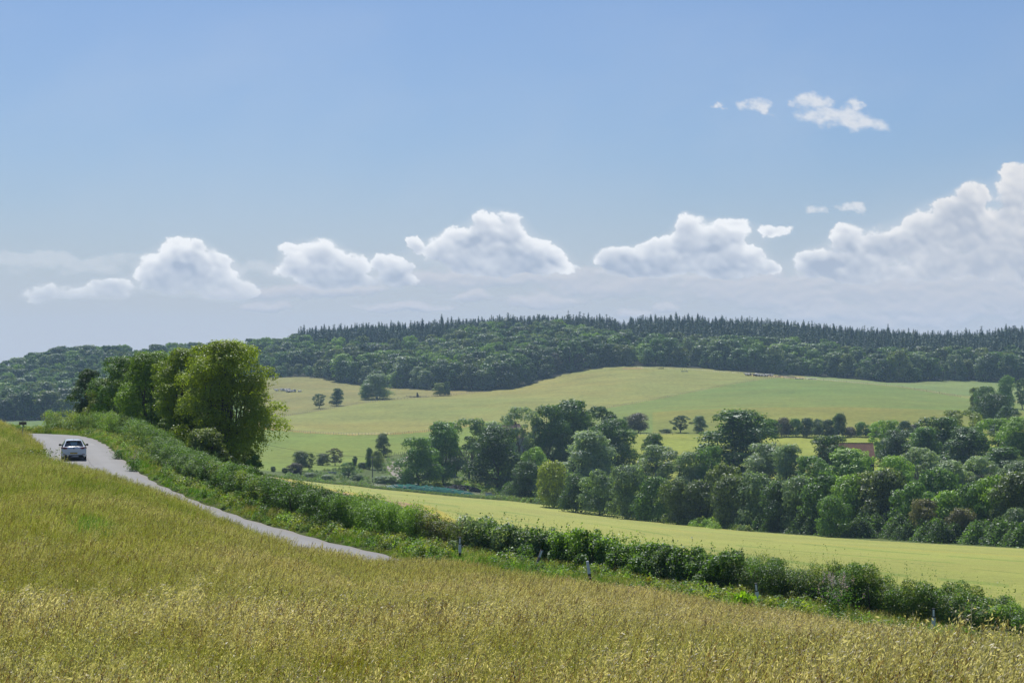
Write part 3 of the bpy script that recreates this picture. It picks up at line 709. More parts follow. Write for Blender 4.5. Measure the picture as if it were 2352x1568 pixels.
# repair patches and the last of a worn centre line
for (s0, s1, a0, a1, colr, nm) in ((38, 41.5, 0.9, 2.35, (0.22, 0.215, 0.21), 'road_patch'), (62, 64, 0.6, 1.8, (0.24, 0.235, 0.23), 'road_patch')):
    k0 = int(s0); k1 = int(s1) + 1
    L0 = offset(CL, -SIDE * a0)[k0:k1]; L1 = offset(CL, -SIDE * a1)[k0:k1]; zc = CLz[k0:k1] + .024
    Vp = np.concatenate([np.column_stack([L0, zc - 0.03 * (a0 / 2.6) ** 2]), np.column_stack([L1, zc - 0.03 * (a1 / 2.6) ** 2])]); m_ = k1 - k0
    fp = np.stack([np.arange(m_ - 1), np.arange(1, m_), np.arange(1, m_) + m_, np.arange(m_ - 1) + m_], 1)
    tag(add(nm, np_mesh(nm, Vp, fp, [simple('patch_tarmac', colr, 0.8, 0.1, 5.0)])), kind='structure')

# ------------------------------------------------------------------ foliage builders
def unit(v): return v / (np.linalg.norm(v, axis=-1, keepdims=True) + 1e-9)
def leafs(P, Nn, size, rg, asp=0.62):
    """one rhombic leaf per point; returns verts, quads"""
    n = len(P); Nn = unit(Nn); t = unit(np.cross(Nn, rg.normal(size=(n, 3)))); b = np.cross(Nn, t)
    s = np.asarray(size).reshape(-1, 1) * 0.5
    V = np.stack([P - t * s, P + b * s * asp, P + t * s, P - b * s * asp], 1).reshape(-1, 3)
    return V, np.arange(4 * n).reshape(n, 4)
def crown_points(rg, n, H, Rx, base, nl, lr=(0.24, 0.42), top=0.0, lobes=None, fill=0.12, squash=0.85, cc=None):
    zc = H * (1 + base) / 2; hz = H * (1 - base) / 2
    if lobes is None:
        t = (np.arange(nl) + rg.random(nl)) / nl; c_ = cc or (.40 if base < .05 else .46)
        prof = np.sqrt(np.clip(1 - ((t - c_) / np.where(t > c_, 1.02 - c_, c_ + (.04 if cc else .20 if base < .05 else .06))) ** 2, 0.02, 1))
        a_ = np.arange(nl) * 2.39996 + rg.normal(size=nl) * .5; rad = rg.uniform(0.1, 1.0, nl) ** .5 * (1 + .14 * np.sin(a_ * 2 + nl) + .08 * np.sin(a_ * 3 + t * 5))
        rad = np.minimum(rad, 1.04); r = rg.uniform(lr[0], lr[1], nl) * Rx * (.75 + .25 * prof)
        q_ = np.maximum(Rx * prof * 1.02 - r * .8, 0) * rad * rg.uniform(.85, 1.08, nl)
        C = np.stack([q_ * np.cos(a_), q_ * np.sin(a_), base * H + (1 - base) * H * t], 1)
        # wider in the middle, keep inside the height
        C[:, 2] = np.clip(C[:, 2], base * H + r * .5, H - r * .75)
    else: C, r = lobes
    k = rg.choice(len(r), n, p=(r ** 2) / (r ** 2).sum())
    dd = unit(rg.normal(size=(n, 3))); flip = (dd[:, 2] < -0.15) & (rg.random(n) < 0.75); dd[flip, 2] *= -1
    rr_ = rg.uniform(0.80, 1.06, n); f = rg.random(n) < fill; rr_[f] = rg.uniform(0.2, 0.8, f.sum())
    # lumpy outline
    lump = 1 + 0.16 * np.sin(dd[:, 0] * 7 + k * 1.7) * np.sin(dd[:, 1] * 6 + k) + 0.10 * np.sin(dd[:, 2] * 11 + k * .7)
    P = C[k] + dd * (r[k] * rr_ * lump)[:, None] * np.array([1, 1, squash])
    Nn = dd + rg.normal(size=(n, 3)) * 0.42 + np.array([0, 0, 0.30])
    return P, Nn, C, r, k
def crown_mesh(name, rg, n, leaf, H, Rx, base=0.2, nl=30, mats=None, **kw):
    P, Nn, C, r, k = crown_points(rg, n, H, Rx, base, nl, **kw)
    V, Fc = leafs(P, Nn, leaf * rg.uniform(0.7, 1.35, n), rg)
    tone_ = np.clip(rg.normal(0.5, 0.20, n) + 0.24 * np.sin(k * 2.3), 0, 1)
    me = np_mesh(name, V, Fc, mats or [M['leaf']], attrs={'leaf': ('FLOAT', 'POINT', np.repeat(tone_, 4))})
    return me, C, r
def trunk_mesh(name, rg, H, C, r, base, tr, n_main=7, mat_=None, sides=6, stems=1, twigs=0):
    b = MB(); order = np.argsort(-C[:, 2])[:max(n_main, 1) * 3]; order = rg.permutation(order)[:n_main]
    for s_ in range(stems):
        off = np.array([rg.normal() * tr * 1.5 * (stems > 1), rg.normal() * tr * 1.5 * (stems > 1), 0])
        lean = rg.normal(size=2) * 0.03 * H; fk = np.array([off[0] + lean[0], off[1] + lean[1], H * max(base * 0.9, 0.12) + H * .08])
        t1 = tr / (stems ** .5)
        b.tube([off + [0, 0, -0.3], off * 1.0 + [lean[0] * .3, lean[1] * .3, fk[2] * .5], fk], [t1 * 1.25, t1, t1 * .82], sides)
        for q in order[s_::stems]:
            e = C[q]; m1 = fk + (e - fk) * .4 + np.array([rg.normal() * .03 * H, rg.normal() * .03 * H, -.03 * H]); m2 = fk + (e - fk) * .75 + rg.normal(size=3) * .02 * H
            b.tube([fk - [0, 0, t1 * .5], m1, m2, e], [t1 * .62, t1 * .4, t1 * .24, t1 * .08], max(4, sides - 1), cap=False)
            for _ in range(twigs):
                f_ = rg.uniform(.3, .95); p0 = fk + (e - fk) * f_; p1 = p0 + unit(rg.normal(size=3) + np.array([0, 0, .3]) + unit(e - fk) * 1.0) * r[q] * rg.uniform(.7, 1.3)
                b.tube([p0, (p0 + p1) / 2 + rg.normal(size=3) * .02 * H, p1], [t1 * .22, t1 * .13, t1 * .04], 4, cap=False)
    return b.mesh(name, [mat_ or M['bark']], smooth=True)
def conifer_mesh(name, rg, H, Rx, whorls=34, br=12, rough=0.0):
    V = []; Fc = []; tv = []
    zs = np.linspace(0.12, 0.985, whorls)
    for z0 in zs:
        R_ = Rx * (1 - z0) ** (0.46 - .2 * rough) * rg.uniform(.7 - rough, 1.2 + rough * .6) + 0.06
        m_ = max(4, int(br * (1 - z0 * .6)))
        for k in range(m_):
            a_ = 2 * math.pi * (k + rg.random()) / m_; L = R_ * rg.uniform(.65, 1.2); w_ = L * rg.uniform(.30, .5) + .12
            d = np.array([math.cos(a_), math.sin(a_), 0]); s_ = np.array([-d[1], d[0], 0]); z = z0 * H + rg.normal() * .12
            dr = L * rg.uniform(.12, .42)
            for q, (f0, f1) in enumerate(((0.0, .55), (.45, 1.0))):
                p0 = d * L * f0 + [0, 0, z - dr * f0 ** 2 + .18]; p1 = d * L * f1 + [0, 0, z - dr * f1 ** 2 - (.0 if q else .1)]
                wq = w_ * (1.0 if q == 0 else .75); i0 = len(V)
                V += [p0, (p0 + p1) / 2 + s_ * wq + [0, 0, -.16], p1, (p0 + p1) / 2 - s_ * wq + [0, 0, -.16]]; Fc.append([i0, i0 + 1, i0 + 2, i0 + 3]); tv += [rg.random() * .9] * 4
    # leader shoot
    for k in range(3):
        a_ = k * 2.1; s_ = np.array([math.cos(a_), math.sin(a_), 0]) * .14; i0 = len(V)
        V += [np.array([0, 0, H * .955]), s_ + [0, 0, H * .965], np.array([0, 0, H * 1.02]), -s_ + [0, 0, H * .965]]; Fc.append([i0, i0 + 1, i0 + 2, i0 + 3]); tv += [.5] * 4
    nl = len(Fc); b = MB().tube([[0, 0, -.5], [0, 0, H * .5], [0, 0, H * .97]], [.22, .15, .04], 5)
    tV = np.concatenate(b.V); tF = [f for f in b.F if len(f) == 4]; off = len(V)
    V = np.concatenate([np.array(V), tV]); Fa = np.concatenate([np.array(Fc), np.array(tF) + off])
    return np_mesh(name, V, Fa, [M['needle'], M['bark']], mat_idx=[0] * nl + [1] * len(tF), attrs={'leaf': ('FLOAT', 'POINT', tv + [.5] * len(tV))})
def far_tree_mesh(name, rg, n, leaf, H, Rx, base, nl, **kw):
    """crown and trunk in one mesh, for trees over a kilometre off"""
    P, Nn, C, r, k = crown_points(rg, n, H, Rx, base, nl, **kw)
    V, Fc = leafs(P, Nn, leaf * rg.uniform(.7, 1.3, n), rg, .8)
    tl = np.clip(rg.normal(.5, .2, n) + .15 * np.sin(k * 2.3), 0, 1)
    b = MB().tube([[0, 0, -.8], [0, 0, H * .3], [rg.normal() * .4, rg.normal() * .4, H * .75]], [.38, .3, .1], 5)
    for q in rg.permutation(len(r))[:5]: b.tube([[0, 0, H * .22], (C[q] + [0, 0, H * .2]) / 2, C[q]], [.2, .13, .05], 4)
    tV = np.concatenate(b.V); tF = [f for f in b.F if len(f) == 4]; off = len(V)
    return np_mesh(name, np.concatenate([V, tV]), np.concatenate([Fc, np.array(tF) + off]), [M['leaf'], M['bark']], mat_idx=[0] * len(Fc) + [1] * len(tF),
                   attrs={'leaf': ('FLOAT', 'POINT', np.concatenate([np.repeat(tl, 4), np.full(len(tV), .5)]))})

LC = {  # leaf colours
 'mid': (0.062, 0.105, 0.028), 'bright': (0.105, 0.160, 0.030), 'dark': (0.036, 0.060, 0.022), 'deep': (0.044, 0.078, 0.018), 'grey': (0.085, 0.115, 0.062),
 'silver': (0.120, 0.150, 0.095), 'yellow': (0.125, 0.145, 0.022), 'brown': (0.056, 0.074, 0.028), 'rust': (0.078, 0.074, 0.038), 'olive': (0.090, 0.110, 0.030), 'purple': (0.060, 0.055, 0.045), 'blue': (0.035, 0.058, 0.034)}
LC = {k: tuple(c * 2.4 for c in v) for k, v in LC.items()}
CW = {'mid': 'mid green', 'bright': 'light green', 'dark': 'dark green', 'deep': 'deep green', 'grey': 'grey green', 'silver': 'silvery green', 'yellow': 'yellow green', 'brown': 'brownish green', 'rust': 'rusty brown', 'olive': 'olive green', 'purple': 'dull purplish', 'blue': 'blue green'}

HM = {k: leaf_mat('hedge_leaves_' + CW[k].replace(' ', '_'), transl=.45, gloss=.12, rnd=0, use_color=False, col=tuple(c_ * 0.92 for c_ in LC[k]), rough=.5) for k in LC}
def points_stuff(name, P, rot, scl, idx, protos, extra=None, label=None, cat=None, color=None):
    """stuff nobody could count: a cloud of points, each carrying a tuft"""
    attrs = {'rot': ('FLOAT_VECTOR', 'POINT', rot), 'scl': ('FLOAT', 'POINT', scl), 'idx': ('INT', 'POINT', idx)}
    for k, v in (extra or {}).items(): attrs[k] = ('FLOAT', 'POINT', v)
    me = np_mesh(name, P, [], attrs=attrs)
    o = add(name, me)
    cl = bpy.data.collections.new(name + '_tufts')
    for i, (pm, pc) in enumerate(protos):
        po = bpy.data.objects.new('%s_%02d' % (name, i), pm); cl.objects.link(po)
        if pc: po.color = c4(pc)
    g = bpy.data.node_groups.new(name, 'GeometryNodeTree')
    g.interface.new_socket('Geometry', in_out='INPUT', socket_type='NodeSocketGeometry'); g.interface.new_socket('Geometry', in_out='OUTPUT', socket_type='NodeSocketGeometry')
    gi = g.nodes.new('NodeGroupInput'); go = g.nodes.new('NodeGroupOutput')
    ci = g.nodes.new('GeometryNodeCollectionInfo'); ci.inputs[0].default_value = cl; ci.inputs[1].default_value = True; ci.inputs[2].default_value = True
    ip = g.nodes.new('GeometryNodeInstanceOnPoints'); ip.inputs['Pick Instance'].default_value = True
    def na(nm, t):
        q = g.nodes.new('GeometryNodeInputNamedAttribute'); q.data_type = t; q.inputs[0].default_value = nm; return q.outputs[0]
    g.links.new(gi.outputs[0], ip.inputs['Points']); g.links.new(ci.outputs[0], ip.inputs['Instance'])
    g.links.new(na('idx', 'INT'), ip.inputs['Instance Index'])
    e2r = g.nodes.new('FunctionNodeEulerToRotation'); g.links.new(na('rot', 'FLOAT_VECTOR'), e2r.inputs[0]); g.links.new(e2r.outputs[0], ip.inputs['Rotation'])
    g.links.new(na('scl', 'FLOAT'), ip.inputs['Scale']); g.links.new(ip.outputs[0], go.inputs[0])
    md = o.modifiers.new('tufts', 'NODES'); md.node_group = g
    return tag(o, label, cat, None, 'stuff')

# ------------------------------------------------------------------ meadow grass
def grass_clump(rg, nb, ns, rad, h, lean=0.25, seedh=1.0, panicle=1.0, bw=0.006, hero=False):
    V = []; Fc = []; sd = []; lf = []
    # blades
    for i in range(nb + ns):
        st = i >= nb; a_ = rg.uniform(0, 2 * math.pi); rr_ = rad * math.sqrt(rg.random()); p = np.array([rr_ * math.cos(a_), rr_ * math.sin(a_), -0.03])
        L = h * (rg.uniform(.55, .95) if not st else rg.uniform(.95, 1.35) * seedh); w_ = bw * rg.uniform(.6, 1.3) * (.45 if st else 1)
        dirv = np.array([lean * .9 + rg.normal() * .22, rg.normal() * .26 + lean * .1, 0]) * (1.0 if not st else .8)
        fa = rg.uniform(0, 2 * math.pi); s_ = np.array([math.cos(fa), math.sin(fa), 0]) * w_
        nseg = 3; pts = [p + dirv * L * (t ** 2) * .75 + np.array([0, 0, L * t * (1 - .18 * t)]) for t in np.linspace(0, 1, nseg + 1)]
        tn = rg.random() * .75; i0 = len(V)
        for q, pt in enumerate(pts):
            ww = s_ * (1 - q / nseg * (.85 if not st else .2)); V += [pt - ww, pt + ww]; sd += [.45 if st else 0] * 2; lf += [tn] * 2
        for q in range(nseg): Fc.append([i0 + 2 * q, i0 + 2 * q + 1, i0 + 2 * q + 3, i0 + 2 * q + 2])
        if st:
            top = pts[-1]; tdir = unit(pts[-1] - pts[-2]); brown = rg.random() < .2; nn = rg.integers(7, 14) * (3 if hero else 1); brown = brown and not hero
            side = np.array([lean, 0.02, 0.0]) + rg.normal(size=3) * .3
            for q in range(nn):
                t = q / nn; c = top - tdir * (.17 * panicle * (1 - t)) + (rg.normal(size=3) * .020 + side * .045 * (1 - t)) * panicle
                if brown: c = top - tdir * .10 * (1 - t) + rg.normal(size=3) * .004
                d1 = unit(tdir + rg.normal(size=3) * .6 + side * .6) * rg.uniform(.009, .020) * panicle ** .5; d2 = unit(np.cross(d1, rg.normal(size=3))) * rg.uniform(.0025, .0048) * panicle ** .5
                i1 = len(V); V += [c - d1, c + d2, c + d1, c - d2]; Fc.append([i1, i1 + 1, i1 + 2, i1 + 3]); sd += [1.35 if hero else 1] * 4; lf += [.97 if brown else rg.random() * .75] * 4
    return np_mesh('tuft', np.array(V), np.array(Fc), [M['grass']], attrs={'seed': ('FLOAT', 'POINT', sd), 'leaf': ('FLOAT', 'POINT', lf)})
def herb_clump(rg, n, rad, h, leaf, mat_=None):
    P = np.stack([rg.normal(size=n) * rad * .5, rg.normal(size=n) * rad * .5, rg.uniform(0.02, 1, n) ** .8 * h], 1); P[:, 2] *= np.exp(-(P[:, 0] ** 2 + P[:, 1] ** 2) / rad ** 2)
    V, Fc = leafs(P, rg.normal(size=(n, 3)) * .7 + [0, 0, 1], leaf * rg.uniform(.6, 1.4, n), rg, .5)
    tone_ = rg.random(n)
    return np_mesh('herbs', V, Fc, [mat_ or M['leaf']], attrs={'leaf': ('FLOAT', 'POINT', np.repeat(tone_, 4))})
G_NEAR = [grass_clump(np.random.default_rng(100 + i), 66, 17, .31, .50, panicle=1.05, bw=.0042) for i in range(7)] + [grass_clump(np.random.default_rng(120 + i), 85, 4, .28, .50, bw=.0055) for i in range(2)]
G_FAR = [grass_clump(np.random.default_rng(200 + i), 40, 20, .42, .50, panicle=1.6, bw=.010) for i in range(6)] + [grass_clump(np.random.default_rng(220 + i), 70, 4, .42, .48, bw=.012) for i in range(2)]
G_HERO = [grass_clump(np.random.default_rng(240 + i), 10, 6, .2, .60, panicle=1.7, lean=.5, bw=.006, hero=True) for i in range(3)]
def patch(u, D, cu, cd, ru, rd): return np.exp(-((u - cu) / ru) ** 2 - ((np.log(D) - math.log(cd)) / rd) ** 2)
def scatter_wedge(rg, D0, D1, dens, tmax=0.30, tmin=-0.30):
    """uniform per square metre inside the wedge of ground seen from the gateway"""
    area = (tmax - tmin) * (D1 ** 2 - D0 ** 2) / 2; n = int(area * dens)
    D = np.sqrt(rg.uniform(D0 ** 2, D1 ** 2, n)); x = D * rg.uniform(tmin, tmax, n); return x, D
def meadow():
    rg = np.random.default_rng(11); xs = []; ys = []; near = []
    for (D0, D1, dens) in ((13, 45, 15), (45, 75, 10), (75, 130, 6.5), (130, 215, 4.5)):
        x, y = scatter_wedge(rg, D0, D1, dens, .30 if D0 < 100 else -.10); xs.append(x); ys.append(y); near.append(y + rg.normal(size=len(y)) * 12 < 46)
    x = np.concatenate(xs); y = np.concatenate(ys); near = np.concatenate(near)
    sd, _ = road_dist(x, y); k = sd < -(ROADW / 2 + .22); x, y, near, sd = x[k], y[k], near[k], sd[k]
    z = ground_z(x, y); u = CX + F * x / y; n = len(x)
    nz = fbm(x / 9, y / 14, 5, 4, .6); nz2 = fbm(x / 2.2, y / 3.0, 9, 4, .6)
    dry = 0.38 + 1.2 * nz + .7 * nz2 + .65 * patch(u, y, 2000, 50, 900, .7) + .35 * patch(u, y, 750, 52, 500, .22) - .75 * patch(u, y, 150, 100, 520, .6) - .25 * patch(u, y, 1100, 26, 1500, .3) + .35 * ss(-5, -3, sd) * (u > 800)
    lush = 1.5 * patch(u, y, 200, 57, 48, .07) + .5 * patch(u, y, 60, 140, 130, .25) + .45 * patch(u, y, 200, 95, 350, .4) + .8 * np.clip(nz2 - .18, 0, 1) + .6 * np.clip(nz - .25, 0, 1)
    vr = EYE - z / y * F; track = np.exp(-((vr - (1166 + u * .80)) / 15) ** 2) * ((u > -60) & (u < 150))
    nzb = fbm(x / 30, y / 45, 19, 3); dry = dry + 1.0 * nzb
    dry = np.clip(dry, 0, 1); lush = np.clip(lush * (1 - .6 * dry), 0, 1)
    idx = np.where(near, rg.integers(0, 7, n), 9 + rg.integers(0, 6, n)); gr = rg.random(n) < (.10 + .9 * lush); idx = np.where(gr, np.where(near, 7, 15) + rg.integers(0, 2, n), idx)
    rot = np.stack([rg.normal(size=n) * .06, rg.normal(size=n) * .06, rg.normal(size=n) * .5], 1)
    hero = (y < 52) & (rg.random(n) < .045 + .06 * (nz2 > .1)); idx = np.where(hero & ~gr, 17 + rg.integers(0, 3, n), idx)
    scl = rg.uniform(.7, 1.25, n) * (1 + .55 * nz + .3 * nz2) * np.where(np.abs(sd) < 4.5, 1.12, 1.0) * (1 - .62 * track); lush = np.clip(lush + .25 * track, 0, 1); dry = np.clip(dry * (1 - .4 * track), 0, 1)
    points_stuff('meadow_grass', np.stack([x, y, z], 1), rot, scl, idx, [(m_, None) for m_ in G_NEAR + G_FAR + G_HERO], {'dry': dry, 'lush': lush})
meadow()

# ------------------------------------------------------------------ verge on the far side of the road, below the hedge
HOFF = 4.9     # hedge line distance from the road's right-hand edge
_u = CX + F * RE[:, 0] / np.maximum(RE[:, 1], 5); _u = np.where(RE[:, 1] < 60, 2500, _u)
HOFFS = np.interp(_u, [100, 300, 700, 900, 1100, 1300, 2400], [3.2, 2.7, 2.9, 4.4, 7.2, 6.6, 5.4]); _k = np.ones(9) / 9; HOFFS = np.convolve(np.pad(HOFFS, 4, mode='edge'), _k, 'valid')
_T = np.gradient(RE, axis=0); _T /= np.linalg.norm(_T, axis=1)[:, None]; HL = RE + np.stack([-_T[:, 1], _T[:, 0]], 1) * (-SIDE) * HOFFS[:, None]
def along(line, s):
    i = np.clip(np.asarray(s, float), 0, len(line) - 1.001); a_ = i.astype(int); f_ = i - a_
    return line[a_] * (1 - f_)[..., None] + line[a_ + 1] * f_[..., None]
def verge():
    rg = np.random.default_rng(21); n = 17000
    s = rg.uniform(8, len(RE) - 30, n); o_ = rg.uniform(.25, 7.4, n) ** 1.0
    T_ = np.gradient(RE, axis=0); T_ /= np.linalg.norm(T_, axis=1)[:, None]; Nn = np.stack([-T_[:, 1], T_[:, 0]], 1) * (-SIDE)
    p = along(RE, s) + along(Nn, s) * o_[:, None]
    k_ = o_ < np.interp(s, np.arange(len(RE)), HOFFS) + .2; p, s, o_ = p[k_], s[k_], o_[k_]; n = len(s)
    z = ground_z(p[:, 0], p[:, 1]); nz = fbm(s / 6, o_ / 3, 31, 4); nz3 = fbm(s / 14, o_ * 0, 35, 3)
    herb = rg.random(n) < np.clip(.36 + nz * 1.2, .05, .9)
    lush = np.clip(.75 + nz3, 0, 1); dry = np.clip(.1 + .8 * nz - nz3 * .5, 0, 1)
    cols = ['bright', 'mid', 'deep', 'yellow', 'olive']
    H_ = [herb_clump(np.random.default_rng(300 + i), 150, .34, .55, .10, HM[cols[i]]) for i in range(5)]
    pr = [(m_, None) for m_ in G_FAR] + [(H_[i], None) for i in range(5)]
    idx = np.where(herb, 8 + rg.integers(0, 5, n), np.where(rg.random(n) < lush * .8, 6 + rg.integers(0, 2, n), rg.integers(0, 6, n)))
    rot = np.stack([rg.normal(size=n) * .07, rg.normal(size=n) * .07, rg.uniform(-1, 1, n) * np.where(herb, 3.1, .6)], 1)
    scl = rg.uniform(.6, 1.15, n) * (1 + .5 * nz) * np.where(o_ < .8, .55, .95)
    points_stuff('verge_grass', np.column_stack([p, z]), rot, scl, idx, pr, {'dry': dry, 'lush': lush})
verge()

# ------------------------------------------------------------------ hedgerow sections beside the road
T_H = np.gradient(HL, axis=0); T_H /= np.linalg.norm(T_H, axis=1)[:, None]; N_H = np.stack([-T_H[:, 1], T_H[:, 0]], 1) * (-SIDE)
def s_of_u(u):
    uu = CX + F * HL[:, 0] / np.maximum(HL[:, 1], 5); m_ = HL[:, 1] > 20; i = np.argmin(np.abs(np.where(m_, uu, 1e9) - u)); return i
HEDGE = [ # u from, u to, height, half width, leaf, colours, label
 (118, 205, 1.9, 1.3, .085, ('yellow', 'bright', 'olive'), 'sunlit yellow green hedge section at the road crest, farthest from the camera'),
 (205, 300, 2.0, 1.3, .080, ('bright', 'deep', 'olive'), 'pale green hedge section beside the tall dark roadside trees'),
 (300, 380, 1.9, 1.3, .080, ('mid', 'deep', 'olive'), 'dull green bramble hedge section opposite the car, in front of the roadside trees'),
 (380, 500, 1.85, 1.4, .085, ('grey', 'deep', 'mid'), 'grey green hedge section under the big open crowned roadside tree'),
 (500, 640, 1.8, 1.4, .085, ('mid', 'deep', 'olive'), 'shiny mid green hedge section just right of the big roadside tree'),
 (640, 800, 1.95, 1.4, .085, ('deep', 'dark', 'mid'), 'dark hedge section beside the bare strip of soil'),
 (800, 985, 1.95, 1.4, .080, ('bright', 'bright', 'mid'), 'fresh bright green hedge section with ragged shoots, left of the reddish section'),
 (985, 1105, 1.6, 1.3, .080, ('rust', 'brown', 'olive'), 'reddish brown leaved hedge section behind the first marker post'),
 (1105, 1265, 1.7, 1.3, .120, ('silver', 'deep', 'grey'), 'large leaved silvery hazel hedge section right of the reddish section'),
 (1265, 1500, 1.7, 1.3, .115, ('deep', 'bright', 'mid'), 'broad leaved dark green hedge section behind the leaning white post'),
 (1500, 1700, 1.7, 1.3, .115, ('deep', 'grey', 'mid'), 'big leaved grey green hedge section left of the dock plant'),
 (1700, 1960, 1.7, 1.3, .065, ('dark', 'mid', 'olive'), 'fine leaved thorny hedge section behind the purple flowers'),
 (1960, 2230, 1.55, 1.25, .065, ('mid', 'deep', 'olive'), 'twiggy small leaved hedge section behind the nearest marker post'),
 (2230, 2640, 1.2, 1.2, .075, ('mid', 'bright', 'grey'), 'low sprawling hedge section at the right edge of the photo'),
]
def hedge_section(i, u0, u1, h, hw, leaf, cols, label):
    rg = np.random.default_rng(400 + i); s0, s1 = s_of_u(u0), s_of_u(u1) 
    if s1 <= s0: return
    L = s1 - s0; D = HL[(s0 + s1) // 2, 1]; n = int(L * 5200 * (.085 / leaf) ** 1.2 * min(1.5, (105 / D)))
    ncl = max(3, int(L * 13))
    cs = rg.uniform(s0 - .3, s1 + .3, ncl); co = rg.normal(size=ncl) * hw * .42; lift = rg.random(ncl)
    cz = h * (.32 + .60 * lift ** .7) + .20 * np.sin(cs * .9 + i) + .12 * np.sin(cs * 2.3); cr = rg.uniform(.26, .50, ncl) * max(h / 1.9, .75)
    cz = np.minimum(cz, h * (1.0 + .08 * np.sin(cs * .7)) - cr * .6); low = rg.random(ncl) < .35; cz[low] = rg.uniform(.2, .7, low.sum()) * h * .6; co[low] = rg.normal(size=low.sum()) * hw * .5
    base_p = along(HL, cs) + along(N_H, cs) * co[:, None]; gzc = ground_z(base_p[:, 0], base_p[:, 1]); C = np.column_stack([base_p, gzc + cz])
    k = rg.choice(ncl, n, p=cr ** 2 / (cr ** 2).sum()); dd = unit(rg.normal(size=(n, 3))); dd[:, 2] = np.where((dd[:, 2] < -.3) & (rg.random(n) < .6), -dd[:, 2], dd[:, 2])
    rr_ = rg.uniform(.75, 1.1, n); f = rg.random(n) < .12; rr_[f] = rg.uniform(.2, .8, f.sum())
    P = C[k] + dd * (cr[k] * rr_)[:, None]
    kk = rg.random(n) < .46                              # a continuous clipped body behind the clumps
    th_ = rg.uniform(-.25, math.pi + .25, n); ps = rg.uniform(s0 - .2, s1 + .2, n); w_ = hw * (.62 + .10 * np.sin(ps * 1.9 + i)); hh = h * (.80 + .30 * fbm(ps / 2.6, ps * 0 + i * 3.3, 71, 4))
    ro = rg.uniform(.82, 1.06, n); oo = np.sign(np.cos(th_)) * np.abs(np.cos(th_)) ** .6 * w_ * ro; oz = np.abs(np.sin(th_)) ** .6 * hh * ro * np.sign(np.sin(th_) + .3)
    oz = np.where(rg.random(n) < .3, rg.uniform(.02, .8, n) * hh, oz); bp0 = along(HL, ps) + along(N_H, ps) * oo[:, None]
    PB = np.column_stack([bp0, ground_z(bp0[:, 0], bp0[:, 1]) + np.maximum(oz, .05)]); P = np.where(kk[:, None], PB, P)
    nb_ = along(N_H, ps) * np.cos(th_)[:, None]; DB = np.column_stack([nb_, np.sin(th_)]); dd = np.where(kk[:, None], DB, dd)
    # shoots sticking out of the top
    ns = int(L * (16 if leaf < .08 else 9)); ss0 = rg.uniform(s0, s1, ns); so = rg.normal(size=ns) * hw * .5; bp = along(HL, ss0) + along(N_H, ss0) * so[:, None]
    bz = ground_z(bp[:, 0], bp[:, 1]) + h * .9; sh = rg.uniform(.15, .9, ns) ** 1.6 * (1.15 if leaf < .08 else .8); ln = rg.normal(size=(ns, 2)) * .12
    q = np.repeat(np.arange(ns), 9); t = np.tile(np.linspace(0, 1, 9), ns)
    SP = np.column_stack([bp[q] + ln[q] * t[:, None], bz[q] + sh[q] * t]) + rg.normal(size=(len(q), 3)) * .025
    P = np.concatenate([P, SP]); Nn = np.concatenate([dd + rg.normal(size=(n, 3)) * .7 + [0, 0, .35], rg.normal(size=(len(q), 3)) + [0, 0, .5]])
    org = np.array([*HL[(s0 + s1) // 2], 0]); org[2] = gz(org[0], org[1])
    ls = leaf * rg.uniform(.65, 1.35, len(P)); ls[n:] *= .8
    # colour of each clump: three shades in patches
    pick = (fbm(C[:, 0] / 1.8, C[:, 1] / 1.8 + C[:, 2], 50 + i, 3) * 1.6 + rg.normal(size=ncl) * .22); lab = np.digitize(pick, [-.22, .22]); lab = np.where(lab == 1, 0, np.where(lab == 0, 1, 2))
    mi = np.concatenate([lab[k], rg.integers(0, 2, len(q))]) 
    mi = np.where(rg.random(len(mi)) < .2, rg.integers(0, 3, len(mi)), mi)
    V, Fc = leafs(P - org, Nn, ls, rg, .7 if leaf > .1 else .6)
    tn = np.clip(rg.normal(.5, .25, len(P)), 0, 1)
    b = MB()
    for j in range(int(L * 1.6)):
        sx = rg.uniform(s0, s1); bp_ = along(HL, np.array([sx]))[0] + along(N_H, np.array([sx]))[0] * rg.normal() * hw * .3; z0 = gz(bp_[0], bp_[1])
        p0 = np.array([bp_[0], bp_[1], z0 - .1]) - org; p1 = p0 + [rg.normal() * .2, rg.normal() * .2, h * .5]; p2 = p1 + [rg.normal() * .3, rg.normal() * .3, h * .4]
        b.tube([p0, p1, p2], [.03, .02, .008], 4, cap=False)
    sV = np.concatenate(b.V); sF = np.array(b.F) + len(V)
    o = add('hedge_section', np_mesh('hedge_section', np.concatenate([V, sV]), np.concatenate([Fc, sF]), [HM[c_] for c_ in cols] + [M['bark']], mat_idx=np.concatenate([mi, np.full(len(sF), 3)]),
                   attrs={'leaf': ('FLOAT', 'POINT', np.concatenate([np.repeat(tn, 4), np.full(len(sV), .5)]))}), loc=org)
    tag(o, label, 'hedge', 'hedge sections along the road')
for i, a_ in enumerate(HEDGE): hedge_section(i, *a_)

# ------------------------------------------------------------------ trees
def place_tree(name, parts, loc, rz, sc, color, label, cat='tree', group=None, first=None):
    """parts: (name, mesh) list; a single mesh becomes the thing itself"""
    if len(parts) == 1:
        o = bpy.data.objects.new(name, parts[0][1]); COL.objects.link(o); o.location = loc; o.rotation_euler = (0, 0, rz); o.scale = sc; o.color = c4(color)
        return tag(o, label, cat, group)
    e = empty(name, loc, rz, label, cat, group); e.scale = sc
    for nm, me_ in parts:
        o = bpy.data.objects.new(nm, me_); COL.objects.link(o); o.parent = e; o.color = c4(color)
    return e
